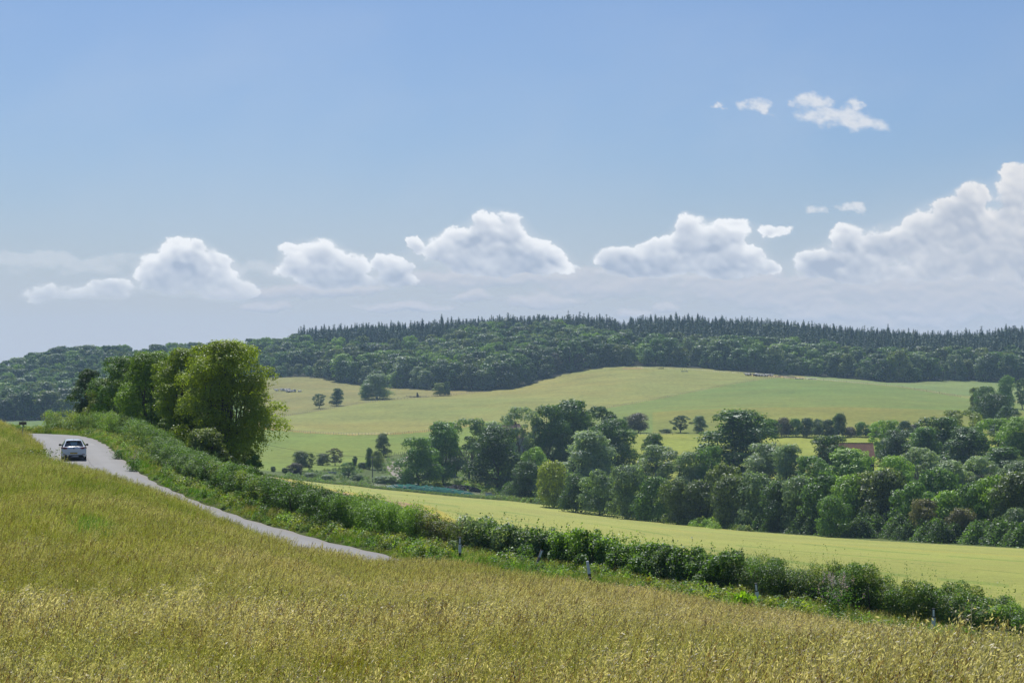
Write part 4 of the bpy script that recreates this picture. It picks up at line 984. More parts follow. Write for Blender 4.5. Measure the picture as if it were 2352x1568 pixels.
# --- the big roadside group (about 150 m off), each built for itself
def big_tree(u, D, v_top, wpx, color, label, seed, n, leaf, base, nl, stems=1, twigs=0, bark='bark', tr=.22, name='roadside_tree', **kw):
    rg = np.random.default_rng(seed); p = at(u, D); H = (-(v_top - EYE) / F * D - p.z) * 0.99; Rx = wpx / 2 / F * D * 1.14
    cm, C, r = crown_mesh('crown', rg, n, leaf, H, Rx, base, nl, **kw)
    tm = trunk_mesh('trunk', rg, H, C, r, base, tr, n_main=min(14, nl), stems=stems, twigs=twigs, mat_=M[bark])
    return place_tree(name, [('crown', cm), ('trunk', tm)], p, 0, (1, 1, 1), color, label)
def sc_(c, k): return tuple(x * k for x in c)
big_tree(520, 150, 782, 232, (0.255, 0.312, 0.036), 'large open crowned yellow green roadside tree with bare limbs showing, right end of the group', 31, 92000, .14, .02, 120, stems=2, twigs=9, tr=.24, lr=(.17, .30), fill=.03, cc=.56)
big_tree(480, 143, 985, 115, sc_(LC['olive'], 1.1), 'dark round bush under the big open crowned roadside tree', 37, 26000, .12, .02, 26, lr=(.22, .4), name='roadside_bush')
big_tree(425, 158, 800, 160, (0.240, 0.310, 0.034), 'tall yellow green tree squeezed between the open crowned tree and the darker trees', 32, 52000, .13, .08, 60, lr=(.2, .36), fill=.08, cc=.55)
big_tree(352, 176, 808, 165, (0.175, 0.270, 0.038), 'full green roadside tree in the middle of the group', 33, 56000, .13, .03, 56, lr=(.2, .36), cc=.52)
big_tree(288, 192, 818, 150, (0.110, 0.190, 0.034), 'deep green roadside tree left of the middle of the group', 34, 52000, .13, .03, 50, lr=(.2, .36), cc=.5)
big_tree(240, 200, 872, 100, (0.160, 0.190, 0.028), 'small yellowish roadside tree in front of the darkest tree', 35, 22000, .13, .05, 24, lr=(.24, .44))
big_tree(203, 208, 846, 92, (0.068, 0.110, 0.036), 'darkest and farthest roadside tree, left end of the group', 36, 24000, .14, .08, 24, lr=(.24, .44))
big_tree(392, 163, 960, 85, (0.120, 0.175, 0.030), 'ivy green bush at the foot of the middle roadside trees', 38, 22000, .12, .02, 22, lr=(.24, .42), name='roadside_bush')
big_tree(474, 156, 792, 120, (0.175, 0.240, 0.028), 'yellowish green tree filling in behind the left side of the big open crowned tree', 41, 36000, .13, .03, 40, lr=(.2, .38), fill=.08, cc=.52)
big_tree(318, 184, 826, 120, (0.100, 0.160, 0.034), 'dark green tree filling the gap left of the middle roadside tree', 42, 30000, .14, .03, 36, lr=(.2, .4), cc=.5)
big_tree(585, 146, 1045, 55, sc_(LC['bright'], .9), 'small fresh green sapling poking over the hedge right of the roadside trees', 39, 5000, .12, .1, 12, lr=(.24, .42), name='roadside_sapling')

# --- prototypes for the valley
VP = []
for i in range(7):
    rg = np.random.default_rng(500 + i); base = (.02, .04, .08, .0, .03, .05, .02)[i]
    cm, C, r = crown_mesh('crown', rg, 17000, .33, 12.0, 5.2, base, (26, 20, 34, 24, 18, 30, 22)[i], lr=(.24, .50)); tm = trunk_mesh('trunk', rg, 12.0, C, r, base, .26, n_main=9)
    VP.append((cm, tm))
SP_ = []
for i in range(2):
    rg = np.random.default_rng(530 + i); cm, C, r = crown_mesh('crown', rg, 11000, .32, 12.0, 5.2, .14, 46, lr=(.13, .24), fill=.05); tm = trunk_mesh('trunk', rg, 12.0, C, r, .14, .26, n_main=14, mat_=M['bark_pale'], twigs=3)
    VP.append((cm, tm))
for i in range(5):
    rg = np.random.default_rng(540 + i); cm, C, r = crown_mesh('crown', rg, 9000, .27, 5.0, 3.4, .0, (14, 18, 12, 16, 20)[i], lr=(.28, .50)); tm = trunk_mesh('trunk', rg, 5.0, C, r, .0, .1, n_main=6)
    SP_.append((cm, tm))
def fit_tree(u, v_top, wpx, D, color, label, k, cat='tree', group=None, bush=False, name=None, hmul=1.0):
    p = at(u, D); H = -(v_top - EYE) / F * D - p.z; H = max(H, 1.5) * 1.03; Rx = wpx / 2 / F * D * (1.22 if D < 680 else 1.02)
    pr, h0, r0 = (SP_[k % 5], 5.0, 3.4) if bush else (VP[k % 9], 12.0, 5.2)
    Rx = max(Rx, H * (.50 if bush else .40)) if D < 680 and wpx > 50 else Rx
    rz = (k * 2.399) % 6.28; sx = Rx / r0; sy = min(max(Rx, H * .34), H * .6) / r0 if not bush else Rx / r0
    return place_tree(name or ('shrub' if bush else 'broadleaf_tree'), [('crown', pr[0]), ('trunk', pr[1])], p, rz, (sx, sx, H / h0), color, label, cat, group)
VT = [ # u, top row, width, distance, colour, words that single it out
 (962, 1008, 88, 548, 'mid', 'leftmost tree of the valley wood, beside the stony track'),
 (1018, 974, 100, 568, 'mid', 'tall tree behind the telegraph pole at the left end of the valley wood'),
 (1078, 966, 110, 575, 'grey', 'wide leafy tree above the heap of tyres'),
 (1140, 985, 112, 548, 'dark', 'very dense tree right of the tyre heap'),
 (1128, 972, 80, 640, 'silver', 'pale willow just left of the pinkish roof'),
 (1196, 940, 96, 620, 'silver', 'airy silver leaved tree beside the pinkish farm roof'),
 (1262, 936, 96, 620, 'deep', 'rounded tree left of the tallest crown in the valley wood'),
 (1318, 925, 120, 628, 'deep', 'tallest crown of the left part of the valley wood'),
 (1375, 938, 60, 640, 'dark', 'spiky dark tree on the shoulder of the tallest crown'),
 (1412, 966, 112, 600, 'deep', 'sunlit topped tree right of the round silver tree'),
 (1346, 996, 134, 520, 'silver', 'round silver tree in the middle of the valley wood'),
 (1232, 1030, 66, 540, 'bright', 'small fresh green tree in front of the dark crowns'),
 (1206, 1062, 72, 505, 'dark', 'low tree between the tyre heap tree and the yellow bush'),
 (1505, 1000, 64, 600, 'deep', 'small round tree in front of the little yellow field'),
 (1505, 1026, 130, 490, 'silver', 'broad willow below the little yellow field'),
 (1590, 1042, 90, 470, 'grey', 'medium tree left of the biggest dark crown'),
 (1694, 948, 190, 560, 'deep', 'biggest dark domed crown in the valley wood'),
 (1632, 1030, 88, 470, 'mid', 'tree at the left foot of the biggest dome'),
 (1756, 1022, 110, 500, 'silver', 'frosted looking willow at the right foot of the biggest dome'),
 (1812, 1026, 80, 485, 'grey', 'greyish willow below the small hedge gap'),
 (1862, 1052, 100, 440, 'mid', 'feathery tree below the brown barn'),
 (1908, 1004, 100, 545, 'deep', 'tree partly hiding the left side of the brown barn'),
 (1952, 1036, 140, 450, 'bright', 'wide light tree just below the brown barn'),
 (2034, 968, 84, 620, 'bright', 'fresh tree right of the brown barn'),
 (2062, 990, 84, 600, 'dark', 'upright tree behind the fresh one right of the barn'),
 (2122, 985, 84, 560, 'mid', 'tree between the barn and the big right hand crowns'),
 (2205, 945, 110, 640, 'olive', 'brownish crown on the skyline of the right hand wood'),
 (2160, 962, 130, 585, 'deep', 'first big heavy crown of the right hand wood'),
 (2225, 985, 130, 545, 'deep', 'second big heavy crown of the right hand wood'),
 (2285, 965, 100, 560, 'bright', 'sunlit maple like crown near the right edge'),
 (2345, 962, 110, 545, 'bright', 'sunlit crown cut by the right edge of the photo'),
 (2300, 1030, 120, 500, 'deep', 'shaded crown under the two sunlit ones'),
 (2112, 1032, 100, 470, 'silver', 'silvery tree in front of the first heavy crown'),
 (2052, 1052, 100, 430, 'bright', 'pale topped tree right of the wide light tree'),
 (2186, 1062, 96, 430, 'silver', 'silver tree low in the right hand wood'),
 (2246, 1052, 96, 430, 'silver', 'second silver tree low in the right hand wood'),
 (2345, 1062, 100, 420, 'grey', 'grey tree low at the right edge'),
]
for i, (u, v, w_, D, c_, t_) in enumerate(VT):
    fit_tree(u, v, w_, D, LC[c_], CW[c_] + ' ' + t_ if t_.split()[0] not in CW[c_] else t_, i * 3 + 1, group='trees of the valley wood')
VB = [
 (1272, 1066, 70, 470, 'yellow', 'bush in the middle of the valley wood edge'),
 (1322, 1094, 62, 448, 'dark', 'bush right of the yellow green bush'),
 (1376, 1084, 76, 440, 'grey', 'tall bush above the parked farm vehicle'),
 (1440, 1074, 86, 425, 'grey', 'round bush right of the parked farm vehicle'),
 (1510, 1100, 80, 415, 'mid', 'bush behind the bare patch'),
 (1556, 1108, 70, 402, 'brown', 'bush above the right end of the bare patch'),
 (1605, 1110, 78, 400, 'brown', 'thicket left of the mossy mound'),
 (1662, 1072, 70, 420, 'olive', 'shrub below the biggest dome'),
 (1680, 1098, 76, 392, 'brown', 'thicket above the mossy mound'),
 (1738, 1092, 86, 388, 'grey', 'bush right of the mossy mound'),
 (1790, 1112, 76, 380, 'dark', 'bush low in the wood edge below the frosted willow'),
 (1842, 1102, 86, 375, 'grey', 'bush low in the wood edge below the feathery tree'),
 (1893, 1092, 80, 370, 'mid', 'bush low in the wood edge below the wide light tree'),
 (1908, 1142, 56, 352, 'mid', 'small bush low in the middle of the wood edge'),
 (1950, 1098, 90, 366, 'bright', 'bush in front of the wide light tree'),
 (2000, 1092, 80, 366, 'olive', 'bush below and right of the barn'),
 (2042, 1088, 90, 362, 'brown', 'big dark thicket in front of the silver trees'),
 (2096, 1112, 80, 352, 'mid', 'bush between the brown thicket and the pinkish bush'),
 (2124, 1150, 66, 338, 'rust', 'pinkish brown bush low in the right hand wood edge'),
 (2180, 1132, 86, 342, 'bright', 'bush right of the pinkish brown bush'),
 (2205, 1172, 60, 330, 'rust', 'second pinkish brown bush, lower and smaller'),
 (2240, 1118, 90, 338, 'mid', 'rounded bush low in the right hand wood edge'),
 (2290, 1098, 90, 335, 'bright', 'elder bush with pale flower heads at the right hand wood edge'),
 (2345, 1092, 90, 330, 'brown', 'tall thicket at the right edge of the wood'),
 (2330, 1170, 60, 316, 'grey', 'small bush at the right foot of the wood'),
 (1480, 1128, 56, 430, 'olive', 'low bush beside the bare patch'), (2150, 1085, 80, 375, 'mid', 'bush under the low silver tree'), (2420, 1090, 110, 330, 'mid', 'bush just past the right edge of the wood'),
]
for i, (u, v, w_, D, c_, t_) in enumerate(VB):
    lab = CW[c_] + ' ' + t_ if not any(q in t_.split()[:3] for q in ('pinkish',)) else t_
    fit_tree(u, v, w_ * 1.15, D, LC[c_], lab, i * 2 + 1, 'bush', 'bushes along the edge of the valley wood', bush=True)
# thick dark foot of the wood along the crop field: many low shrubs grown into one mass
def under():
    rg = np.random.default_rng(77); pts = []
    for _ in range(420):
        u = rg.uniform(1285, 2560); cf_ = lineD(L_CROPFAR, u); D = cf_ + rg.uniform(7 if u > 1700 else 40, 46 if u > 1700 else 70); pts.append((u, D))
    for _ in range(150):
        u = rg.uniform(1130, 1400); pts.append((u, rg.uniform(520, 600)))
    pts = np.array(pts); x = (pts[:, 0] - CX) / F * pts[:, 1]; z = ground_z(x, pts[:, 1]); n = len(pts)
    pr = [(herb_clump(np.random.default_rng(600 + i), 1500, 2.3, 4.2, .42, HM[c_]), None) for i, c_ in enumerate(('dark', 'deep', 'dark', 'mid'))]
    points_stuff('undergrowth', np.column_stack([x, pts[:, 1], z]), np.column_stack([np.zeros(n), np.zeros(n), rg.uniform(0, 6, n)]), rg.uniform(.6, 1.15, n), rg.integers(0, 4, n), pr)
under()
# weeds and rough grass along the far edge of the crop and over the valley bottom
def weeds():
    rg = np.random.default_rng(78); xs, ys, sc, ix = [], [], [], []
    for _ in range(5200):
        u = rg.uniform(600, 1720); cf_ = lineD(L_CROPFAR, u); D = cf_ + abs(rg.normal()) * np.interp(u, [600, 1100, 1300, 1720], [3, 5, 12, 8]) + .5
        xs.append((u - CX) / F * D); ys.append(D); sc.append(rg.uniform(.5, 1.2) * np.interp(u, [600, 1100, 1250, 1500, 1720], [.35, .45, 1.0, 1.25, .8])); ix.append(rg.choice(5, p=[.35, .25, .15, .15, .1]))
    for _ in range(2600):
        u = rg.uniform(660, 1190); lo_ = lineD(L_CROPFAR, u) + 6; hi_ = lineD(L_PAST, u); D = rg.uniform(lo_, max(hi_, lo_ + 1))
        if fbm(np.array([u / 40]), np.array([D / 25]), 4, 3)[0] < .0: continue
        xs.append((u - CX) / F * D); ys.append(D); sc.append(rg.uniform(.25, .7)); ix.append(rg.integers(0, 5))
    for (cu, cD, ru, rD, k) in ((1640, 398, 42, 9, 260), (1075, 560, 25, 8, 120), (1130, 540, 12, 8, 60), (1235, 512, 40, 10, 140)):   # overgrown mounds
        for _ in range(k):
            xs.append((cu + rg.normal() * ru * .6 - CX) / F * cD); ys.append(cD + rg.normal() * rD * .5); sc.append(rg.uniform(.8, 1.7)); ix.append(rg.choice([1, 3, 3]))
    x = np.array(xs); y = np.array(ys); z = ground_z(x, y); n = len(x)
    pr = [(herb_clump(np.random.default_rng(620 + i), 260, .9, 1.3, .26, HM[c_]), None) for i, c_ in enumerate(('mid', 'olive', 'grey', 'bright', 'brown'))]
    points_stuff('rough_weeds', np.column_stack([x, y, z]), np.column_stack([np.zeros(n), np.zeros(n), rg.uniform(0, 6, n)]), np.array(sc), np.array(ix), pr)
weeds()
# --- small trees and bushes on the valley floor, left of the wood
LT = [ # u, top, width, D, colour, bush, label
 (689, 1037, 38, 600, 'brown', 0, 'dark crowned small tree, leftmost of the valley floor row'),
 (711, 1041, 28, 602, 'olive', 0, 'thin forked tree second in the valley floor row'),
 (741, 1042, 34, 640, 'brown', 0, 'vase shaped tree in the middle of the valley floor row'),
 (770, 1030, 36, 640, 'rust', 0, 'rusty crowned leaning tree at the right end of the valley floor row'),
 (881, 997, 44, 690, 'brown', 0, 'round brownish tree standing alone beside the field fence'),
 (849, 1030, 22, 618, 'deep', 0, 'narrow ivy clad tree trunk on the valley floor'),
 (868, 1036, 30, 615, 'olive', 0, 'sparse twiggy tree beside the ivy clad trunk'),
 (815, 1048, 14, 630, 'dark', 0, 'pointed ivy covered stump left of the ivy clad tree'),
 (834, 1062, 26, 620, 'dark', 1, 'low dark bush between the two ivy clad trunks'),
 (680, 1064, 34, 565, 'purple', 1, 'purplish grey thorn bush at the crop edge'),
 (800, 1062, 44, 572, 'mid', 0, 'leafy tree at the crop edge left of the first telegraph pole'),
 (822, 1090, 32, 562, 'deep', 1, 'small dark bush at the foot of the leafy tree'),
 (712, 1098, 42, 545, 'grey', 1, 'grey green bush near the trough'),
 (752, 1100, 34, 548, 'silver', 1, 'silvery low bush right of the grey green one'),
 (885, 1092, 60, 556, 'grey', 1, 'wide grey bush right of the first telegraph pole'),
 (915, 1099, 40, 556, 'silver', 1, 'pale end of the wide grey bush'),
 (975, 1107, 22, 552, 'olive', 1, 'bush left of the warning sign'), (1004, 1103, 30, 552, 'yellow', 1, 'yellowish bush right of the warning sign'),
 (628, 1083, 14, 560, 'dark', 1, 'tiny dark bush beside the purplish thorn'), (655, 1088, 16, 560, 'dark', 1, 'tiny dark bush at the left of the crop edge'),
 (613, 980, 26, 900, 'dark', 1, 'scrubby bush at the left end of the long field fence'),
 (733, 905, 37, 1060, 'dark', 0, 'small round dark tree, left of the pair on the hillside'),
 (774, 893, 37, 1078, 'dark', 0, 'round dark tree, right of the pair on the hillside'),
 (866, 861, 84, 1135, 'grey', 0, 'big spreading pale tree standing alone on the hillside fence'),
 (839, 888, 36, 1130, 'mid', 0, 'smaller tree tucked under the big spreading hillside tree'),
 (1010, 880, 36, 1165, 'olive', 0, 'wide low tree on the hillside fence, left half of the twin'),
 (1027, 877, 22, 1165, 'dark', 0, 'upright dark tree on the hillside fence, right half of the twin'),
 (1466, 950, 62, 765, 'purple', 0, 'dull purplish tree standing alone in the hedge gap'),
 (1440, 958, 34, 768, 'grey', 0, 'greyish tree against the left of the dull purplish tree'),
 (1425, 985, 40, 745, 'silver', 1, 'pale flowering bush left of the hedge gap'),
 (1563, 955, 52, 765, 'dark', 0, 'bluish dark tree at the start of the field hedge'),
 (1605, 956, 46, 765, 'grey', 0, 'second tree at the start of the field hedge'),
 (1530, 985, 34, 760, 'dark', 1, 'low bush left of the field hedge trees'), (1392, 958, 40, 700, 'dark', 0, 'dark tree behind the shoulder of the valley wood'),
 (2265, 890, 74, 800, 'deep', 0, 'left crown of the hillside copse at the right'),
 (2240, 892, 40, 830, 'olive', 0, 'leaning pale edged crown of the hillside copse at the right'),
 (2288, 905, 90, 770, 'dark', 0, 'broad dark crown of the hillside copse at the right'),
 (2310, 935, 80, 720, 'blue', 0, 'low bluish crown below the hillside copse'),
 (2312, 865, 50, 930, 'mid', 0, 'round green tree behind the hillside copse'),
 (2348, 872, 46, 920, 'dark', 0, 'dark tree behind the hillside copse at the right edge'),
]
for i, (u, v, w_, D, c_, bs, t_) in enumerate(LT):
    far = (D > 1000)
    fit_tree(u, v, w_, D, LC[c_], t_, i * 5 + 2, 'bush' if bs else 'tree', 'scattered trees and bushes of the valley and hillside', bush=bool(bs))
for i, u in enumerate(np.arange(1752, 2140, 25)):       # the hedge of shrubs across the hillside
    rgq = random.Random(i * 7); v = 968 + rgq.uniform(-9, 14) - (8 if 1870 < u < 1905 or 1920 < u < 1950 else 0) + max(0, (u - 1960)) * .06
    c_ = ('blue', 'dark', 'purple', 'mid', 'blue', 'grey')[i % 6]
    fit_tree(u, v, 40, 752 + rgq.uniform(-3, 3), LC[c_], 'shrub of the field hedge beyond the little yellow field', i * 3, 'shrub', 'shrubs of the field hedge on the hillside', bush=True, name='hedge_shrub')

# ------------------------------------------------------------------ the hill forest
rgf = np.random.default_rng(900)
CONI = [conifer_mesh('conifer', np.random.default_rng(910 + i), 20.0, (3.5, 3.0, 4.2, 2.8, 4.4)[i], whorls=(34, 30, 22, 34, 20)[i], rough=(.0, .1, .35, .05, .45)[i]) for i in range(5)]
BROAD = [far_tree_mesh('broadleaf', np.random.default_rng(930 + i), 3600, .80, 15.0, 6.8, (.05, .1, .0, .12, .06, .08)[i], (22, 30, 18, 26, 34, 24)[i], lr=(.2, .42)) for i in range(6)]
DC = [(-1000, 2000), (640, 2000), (690, 1570), (760, 1500), (850, 1445), (1000, 1450), (1050, 1535), (1300, 1535), (1400, 1440), (1500, 1380), (1700, 1375), (1900, 1385), (2000, 1335), (2200, 1340), (2400, 1330), (3000, 1330)]
def conD(u): return np.interp(u, [a_[0] for a_ in DC], [a_[1] for a_ in DC])
cand = []
def fill(sx, sy, kind):
    Dv = 1040.0
    while Dv < 1680:
        xs = np.arange(-.30 * Dv, .30 * Dv, sx) + rgf.uniform(0, sx); 
        xx = xs + rgf.normal(size=len(xs)) * sx * .28; yy = np.full(len(xs), Dv) + rgf.normal(size=len(xs)) * sy * .35
        uu = CX + F * xx / yy; ed_ = lineD(L_EDGE, uu); rd_ = lineD(L_RIDGE, uu); cd_ = conD(uu)
        ok = (yy > ed_ + (5 if kind == 'b' else 12)) & (yy < rd_ + 30) & ((yy > cd_) if kind == 'c' else (yy < cd_ + 12)) & (uu > -180) & (uu < 2560)
        for a_, b_, c_ in zip(xx[ok], yy[ok], uu[ok]): cand.append((kind, a_, b_, c_))
        Dv += sy
fill(4.3, 7.0, 'c'); fill(9.0, 10.5, 'b')
cx_ = np.array([c_[1] for c_ in cand]); cyy = np.array([c_[2] for c_ in cand]); cu = np.array([c_[3] for c_ in cand]); ck = np.array([c_[0] == 'c' for c_ in cand])
cz_ = ground_z(cx_, cyy)
ch = np.where(ck, rgf.uniform(15, 20, len(cand)) + rgf.normal(size=len(cand)) * 1.5 + 2.2 * fbm(cx_ / 35, cyy / 60, 88, 3), rgf.uniform(11, 19.5, len(cand)))
fe = cyy - lineD(L_EDGE, cu); ch = np.where(~ck & (cu < 760), ch * .88, ch); ch = np.where(~ck & (fe < 14), ch * rgf.uniform(.6, 1.0, len(cand)), ch)
gap = (cu > 1418) & (cu < 1446) & ck; ch = np.where(gap, ch * .80, ch)
lbush = (cu > 620) & (cu < 735) & (fe < 45) & ~ck; ch = np.where(lbush, ch * .5, ch)
vt = EYE - (cz_ + ch) / cyy * F; hwp = np.where(ck, 2.3, 5.6) / cyy * F
hor = np.full(3200, 2000.0); vis = np.zeros(len(cand))
for i in np.argsort(cyy):
    a_ = int(cu[i] - hwp[i] * .6) + 300; b_ = int(cu[i] + hwp[i] * .6) + 301
    if a_ < 0 or b_ > 3199: vis[i] = -99; continue
    seg = hor[a_:b_]; vis[i] = np.mean(np.clip(seg - vt[i], -50, 60)); hor[a_:b_] = np.minimum(seg, vt[i] + 3)
inframe = (cu > -20) & (cu < 2372)
score = vis * hwp * inframe
def pick_top(mask, k):
    ids = np.where(mask & (vis > .5) & inframe)[0]; return set(ids[np.argsort(-score[ids])][:k])
indiv = pick_top(ck, 296) | pick_top(~ck, 296)
def fphrase(u, kind, v):
    if kind:
        return ('above the small opening in the left of the hill wood' if u < 800 else 'over the left shoulder of the hill' if u < 1000 else 'over the middle of the hill' if u < 1200 else 'on the highest part of the skyline' if u < 1420 else 'right of the dip in the skyline' if u < 1600 else
                'above the herd of cattle' if u < 1850 else 'on the falling right part of the skyline' if u < 2100 else 'in the hollow at the right' if u < 2250 else 'on the rise at the right edge')
    return ('on the low hill at the far left' if u < 170 else 'on the left hill behind the roadside trees' if u < 640 else 'on the wooded knoll right of the roadside trees' if u < 800 else 'above the big spreading hillside tree' if u < 960 else 'in the dark bay of the wood above the hillside fence' if u < 1180 else
            'in the tall dark wood left of the crown of the field' if u < 1400 else 'above the crown of the big field' if u < 1600 else 'behind the hilltop cattle pens' if u < 1930 else 'in the wood edge below the conifers at the right' if u < 2150 else 'in the wood at the right edge of the hill')
ccol = [(0.060, 0.100, 0.066), (0.072, 0.118, 0.068), (0.052, 0.086, 0.062), (0.084, 0.124, 0.064)]
bnames = ['mid', 'grey', 'bright', 'dark', 'mid', 'deep', 'grey', 'olive', 'silver', 'brown']
rest = []
for i in range(len(cand)):
    if vis[i] < -14 and not (fe[i] < 30): continue
    sp = int(rgf.integers(0, 1000)); nzv = fbm(np.array([cu[i] / 130]), np.array([cyy[i] / 60]), 66, 3)[0]
    if ck[i]: proto = CONI[sp % 5]; col = ccol[sp % 4]; s_ = ch[i] / 20.0; sx = s_ * rgf.uniform(.85, 1.2)
    else:
        pool = bnames if nzv > -.1 else ['dark', 'mid', 'grey', 'deep', 'brown', 'dark', 'olive', 'mid', 'silver', 'dark']
        if 1400 < cu[i] < 1900 and fe[i] < 75: pool = ['mid', 'bright', 'grey', 'bright', 'olive', 'mid', 'silver', 'bright', 'grey', 'mid']
        if 1150 < cu[i] < 1400 and fe[i] < 60: pool = ['dark', 'deep', 'dark', 'mid', 'brown', 'dark', 'deep', 'dark', 'mid', 'purple']
        cn = pool[sp % 10]; col = sc_(LC[cn], .76); proto = BROAD[sp % 6]; s_ = ch[i] / 15.0; sx = s_ * rgf.uniform(.85, 1.5)
    rz = rgf.uniform(0, 6.28)
    if i in indiv:
        o = bpy.data.objects.new('conifer' if ck[i] else 'forest_tree', proto); COL.objects.link(o)
        o.location = (cx_[i], cyy[i], cz_[i] - .2); o.rotation_euler = (0, 0, rz); o.scale = (sx, sx, s_); o.color = c4(col)
        if ck[i]: tag(o, 'dark spired conifer ' + fphrase(cu[i], True, 0), 'conifer', 'conifers ' + fphrase(cu[i], True, 0))
        else: tag(o, CW[cn] + ' rounded tree ' + fphrase(cu[i], False, 0), 'tree', CW[cn] + ' trees ' + fphrase(cu[i], False, 0))
    else: rest.append((cx_[i], cyy[i], cz_[i] - .2, rz, s_, int(ck[i]), sp))
rest = np.array(rest)
bl = ['dark', 'mid', 'grey', 'bright', 'deep', 'olive']
prf = [(CONI[i], ccol[i % 4]) for i in range(5)] + [(BROAD[i], sc_(LC[bl[i]], .74)) for i in range(6)]
for me_, c_ in prf: pass
def tinted(me_, c_, key, needle=False):
    m2 = me_.copy(); m2.materials[0] = leaf_mat('wood_leaves_' + key, transl=.1 if needle else .45, gloss=.05, rnd=.45, use_color=False, col=c_); return (m2, None)
prf = [tinted(CONI[i], ccol[i % 4], 'needle_%d' % i, True) for i in range(5)] + [tinted(BROAD[i], sc_(LC[bl[i]], .74), bl[i]) for i in range(6)]
ix_ = np.where(rest[:, 5] > .5, rest[:, 6] % 5, 5 + rest[:, 6] % 6)
points_stuff('hill_forest', rest[:, :3], np.column_stack([rest[:, 3] * 0, rest[:, 3] * 0, rest[:, 3]]), rest[:, 4], ix_, prf)
print('FOREST', len(cand), 'indiv', len(indiv), 'rest', len(rest), 'vis c', int((ck & (vis > 2) & inframe).sum()), 'vis b', int((~ck & (vis > 2) & inframe).sum()))

# ------------------------------------------------------------------ helpers for things on the ground
def cast(u, v, lo, hi):
    Ds = np.linspace(lo, hi, 400); r_ = EYE - ground_z((u - CX) / F * Ds, Ds) / Ds * F; return float(Ds[np.argmin(np.abs(r_ - v))])
def spot(u, v, lo, hi): return at(u, cast(u, v, lo, hi))
def dup(root, loc, rz=None, label=None, group=None):
    r_ = root.copy(); COL.objects.link(r_); r_.location = loc
    if rz is not None: r_.rotation_euler = (r_.rotation_euler[0], r_.rotation_euler[1], rz)
    if label: r_['label'] = label
    if group: r_['group'] = group
    for ch in list(root.children):
        c = ch.copy(); COL.objects.link(c); c.parent = r_
        for g_ in ch.children:
            d = g_.copy(); COL.objects.link(d); d.parent = c
    return r_
def loft(secs, cap=True, m=0, b=None):
    """secs: list of equal-length closed outlines"""
    b = b or MB(); n_ = len(secs[0]); V = np.concatenate([np.array(q, float) for q in secs]); Fc = []
    for k in range(len(secs) - 1):
        for i in range(n_): j = (i + 1) % n_; Fc.append((k * n_ + i, k * n_ + j, (k + 1) * n_ + j, (k + 1) * n_ + i))
    if cap: Fc.append(tuple(range(n_ - 1, -1, -1))); Fc.append(tuple(range((len(secs) - 1) * n_, len(secs) * n_)))
    return b.raw(V, Fc, m)

# ------------------------------------------------------------------ the white hatchback
def paint_mat():
    m, N, out = mat('white_car_paint'); p = N.new('ShaderNodeBsdfPrincipled'); tc = N.new('ShaderNodeTexCoord')
    n_ = N.noise(tc.outputs['Object'], 3.0, 4); cc = N.vmath('SCALE', (0.80, 0.83, 0.87)); N.set(cc.node, 'Scale', N.ramp(n_, .3, .7, .96, 1.03)); N.l.new(cc, p.inputs['Base Color'])
    p.inputs['Roughness'].default_value = .35; p.inputs['Coat Weight'].default_value = 1.0; p.inputs['Coat Roughness'].default_value = .04; N.l.new(p.outputs[0], out.inputs[0]); return m
def flatm(name, col, rough=.1, spec=.6, emit=None):
    m, N, out = mat(name); p = N.new('ShaderNodeBsdfPrincipled'); p.inputs['Base Color'].default_value = c4(col); p.inputs['Roughness'].default_value = rough; p.inputs['Specular IOR Level'].default_value = spec
    N.l.new(p.outputs[0], out.inputs[0]); return m
